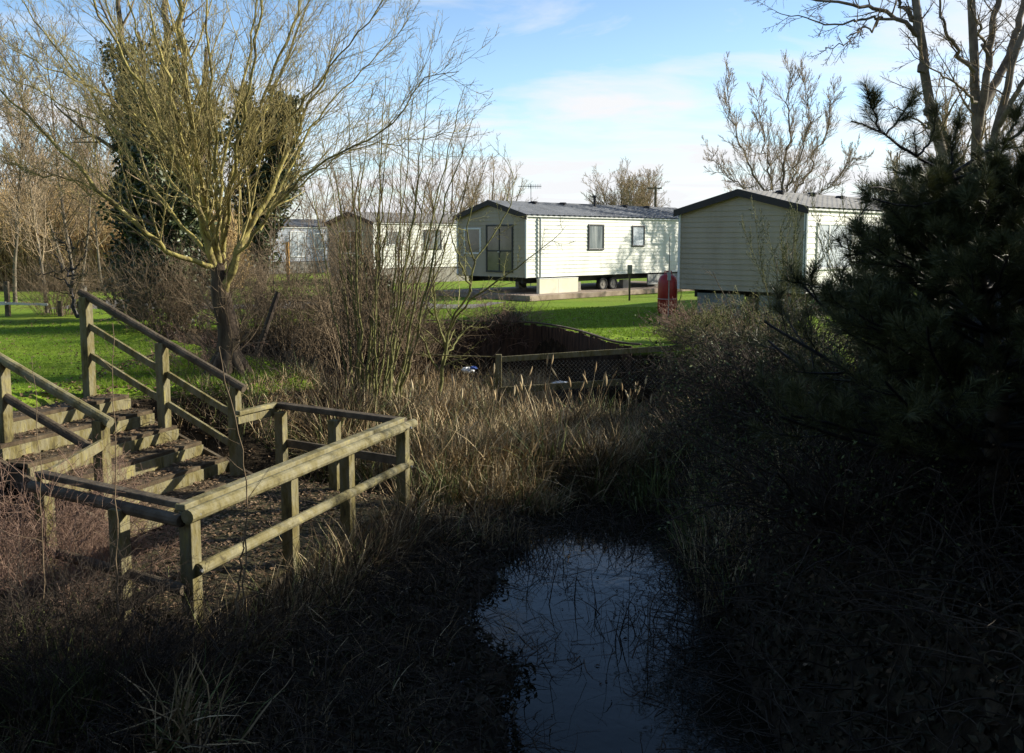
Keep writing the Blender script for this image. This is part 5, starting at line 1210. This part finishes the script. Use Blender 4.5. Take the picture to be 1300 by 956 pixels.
def litter():
    rng = np.random.default_rng(135); q = G()
    def sc(n, x0, x1, y0, y1, s=.055, keep=None):
        x = rng.uniform(x0, x1, n); y = rng.uniform(y0, y1, n); z = height(x, y); k = z > WATER_Z + .05
        if keep is not None: k &= keep(x, y)
        x, y, z = x[k], y[k], z[k]; q.leaves(np.stack([x, y, z + rng.uniform(.005, .04, len(x))], -1), s, rng, .7, bias=(0, 0, 2.2))
    sc(9000, -6.5, -2.4, 8, 17); sc(3500, -6.5, -2.4, 4, 9); sc(3000, 2, 6, 4, 15); sc(2500, -5, 1, 16, 23); sc(2600, -14, -4.5, 12, 24, .05); sc(900, 0, 5, 19, 27, .05)
    # on the deck and on the treads
    n = 3200; a = rng.uniform(.0, 1, n); b_ = rng.uniform(0, 1, n) ** .8
    c = N[None, :2] + al[None, :2] * (a * Llen)[:, None] + acr[None, :2] * (b_ * wid)[:, None]
    q.leaves(np.concatenate([c, np.full((n, 1), DZ + .012)], 1) + rng.uniform(0, .012, (n, 1)) * [0, 0, 1], .05, rng, .7, bias=(0, 0, 4))
    for k in range(ns + 1):
        z = -.05 - (1.0 / (ns + .5)) * k + .026; m = 200 + 40 * k; s = top_s + (tot - top_s) * (k + rng.uniform(0.02, .9, m)) / (ns + 1); w_ = rng.uniform(-.1, wst + .1, m)
        c = T1[None, :2] + dn[None, :2] * s[:, None] + rt[None, :2] * w_[:, None]
        q.leaves(np.concatenate([c, np.full((m, 1), z + .006)], 1), .05, rng, .7, bias=(0, 0, 4))
    tag(q.build('leaf_litter', M['litter']), 'fallen brown leaves on the bank, the deck and the steps', 'leaf litter', kind='stuff')
litter()
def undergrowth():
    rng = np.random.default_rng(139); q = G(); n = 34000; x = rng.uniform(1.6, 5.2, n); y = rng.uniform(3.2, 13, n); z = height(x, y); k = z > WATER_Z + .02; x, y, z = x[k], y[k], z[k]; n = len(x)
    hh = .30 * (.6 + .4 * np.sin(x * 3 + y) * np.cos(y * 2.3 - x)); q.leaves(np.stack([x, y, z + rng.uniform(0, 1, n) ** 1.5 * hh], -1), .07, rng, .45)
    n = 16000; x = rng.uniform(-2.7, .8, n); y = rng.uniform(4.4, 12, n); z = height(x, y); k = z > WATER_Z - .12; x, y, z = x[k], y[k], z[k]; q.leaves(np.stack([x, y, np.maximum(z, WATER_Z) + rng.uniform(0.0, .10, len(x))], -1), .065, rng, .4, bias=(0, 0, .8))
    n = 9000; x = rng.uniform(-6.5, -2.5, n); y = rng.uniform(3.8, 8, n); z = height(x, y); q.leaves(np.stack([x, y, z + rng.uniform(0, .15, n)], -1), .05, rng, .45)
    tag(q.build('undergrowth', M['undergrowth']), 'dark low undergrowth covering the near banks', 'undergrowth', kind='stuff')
undergrowth()
# reddish bramble in front of the steps
for k, (px, Y, H, rx, lab) in enumerate([(60, 8.6, 1.15, .8, 'pinkish-brown bramble mound in front of the near stair handrail'), (-10, 7.6, 1.25, .8, 'pinkish-brown bramble at the left edge of the view, nearest the steps'), (20, 6.2, 1.05, .8, 'darker bramble at the lower left, in the shade'), (150, 6.6, 1.0, .7, 'thin bramble left of the platform corner post')]):
    b = onh(px, 600, Y); bush('bramble_thicket', lab, b, rx, .6, H, 120 if k < 2 else 110, 140 + k, 'twigred' if k < 2 else 'twigdark', sub=(8, 5), droop=-.07, r=.004, rmin=.0017, group='brambles in front of the steps', Llen=(.8, 1.35))
# a few single tall whips in front of the platform
def whip(pts, r, lab, seed):
    rng = np.random.default_rng(seed); b = at(*pts[0]); e = empty('tall_weed_stem', b, lab, 'weed stem', 'tall dead weed stems near the platform')
    P, R = limbs_px([(pts, r, r * .4)], 16, rng, .008); A, Ra = sprout(P, R, 8, .2, .97, 50, .16, 6, .6, .1, .02, rng, rmin=.0018)
    q = G(); q.strands(P, R, 6); part(e, q, 'stem', M['twigbrown']); q = G(); q.strands(A, Ra, 3); part(e, q, 'side_shoots', M['twigbrown'])
whip([(310,760,6.3),(314,650,6.3),(308,560,6.2),(290,500,6.2),(278,440,6.2)], .006, 'tall dead weed stem rising in front of the platform corner', 151)
whip([(150,780,6.1),(148,650,6.1),(146,540,6.1),(143,410,6.1)], .005, 'thin dead weed stem crossing the near stair rail', 152)
whip([(55,760,6.5),(52,640,6.5),(50,520,6.5),(40,452,6.5)], .004, 'short dead weed stem left of the one crossing the stair rail', 153)
whip([(300,780,6.0),(305,720,6.0),(310,690,5.9),(312,668,5.9)], .009, 'broken straw-coloured stem below the platform corner', 154)
# stump and litter under the pine
p = onh(1262, 760, 6.6); q = G(); a = at(1248, 770, 6.5); b_ = at(1283, 600, 6.9)
bag(1175, 606, 9.0, .09, 'plastic_bag', 'small pale plastic bag lying under the pine', M['plastic'], .5, 5)
bag(1293, 690, 7.2, .09, 'plastic_tub', 'whitish plastic scrap at the right edge beside the pine trunk', M['plastic'], .7, 6)
c = at(1238, 762, 6.4); q = G(); q.beam(c + [-.12, 0, .02], c + [.1, .05, -.02], .07, .02); tag(q.build('timber_offcut', M['whitewood']), 'short pale piece of board on the ground left of the pine trunk foot', 'board')
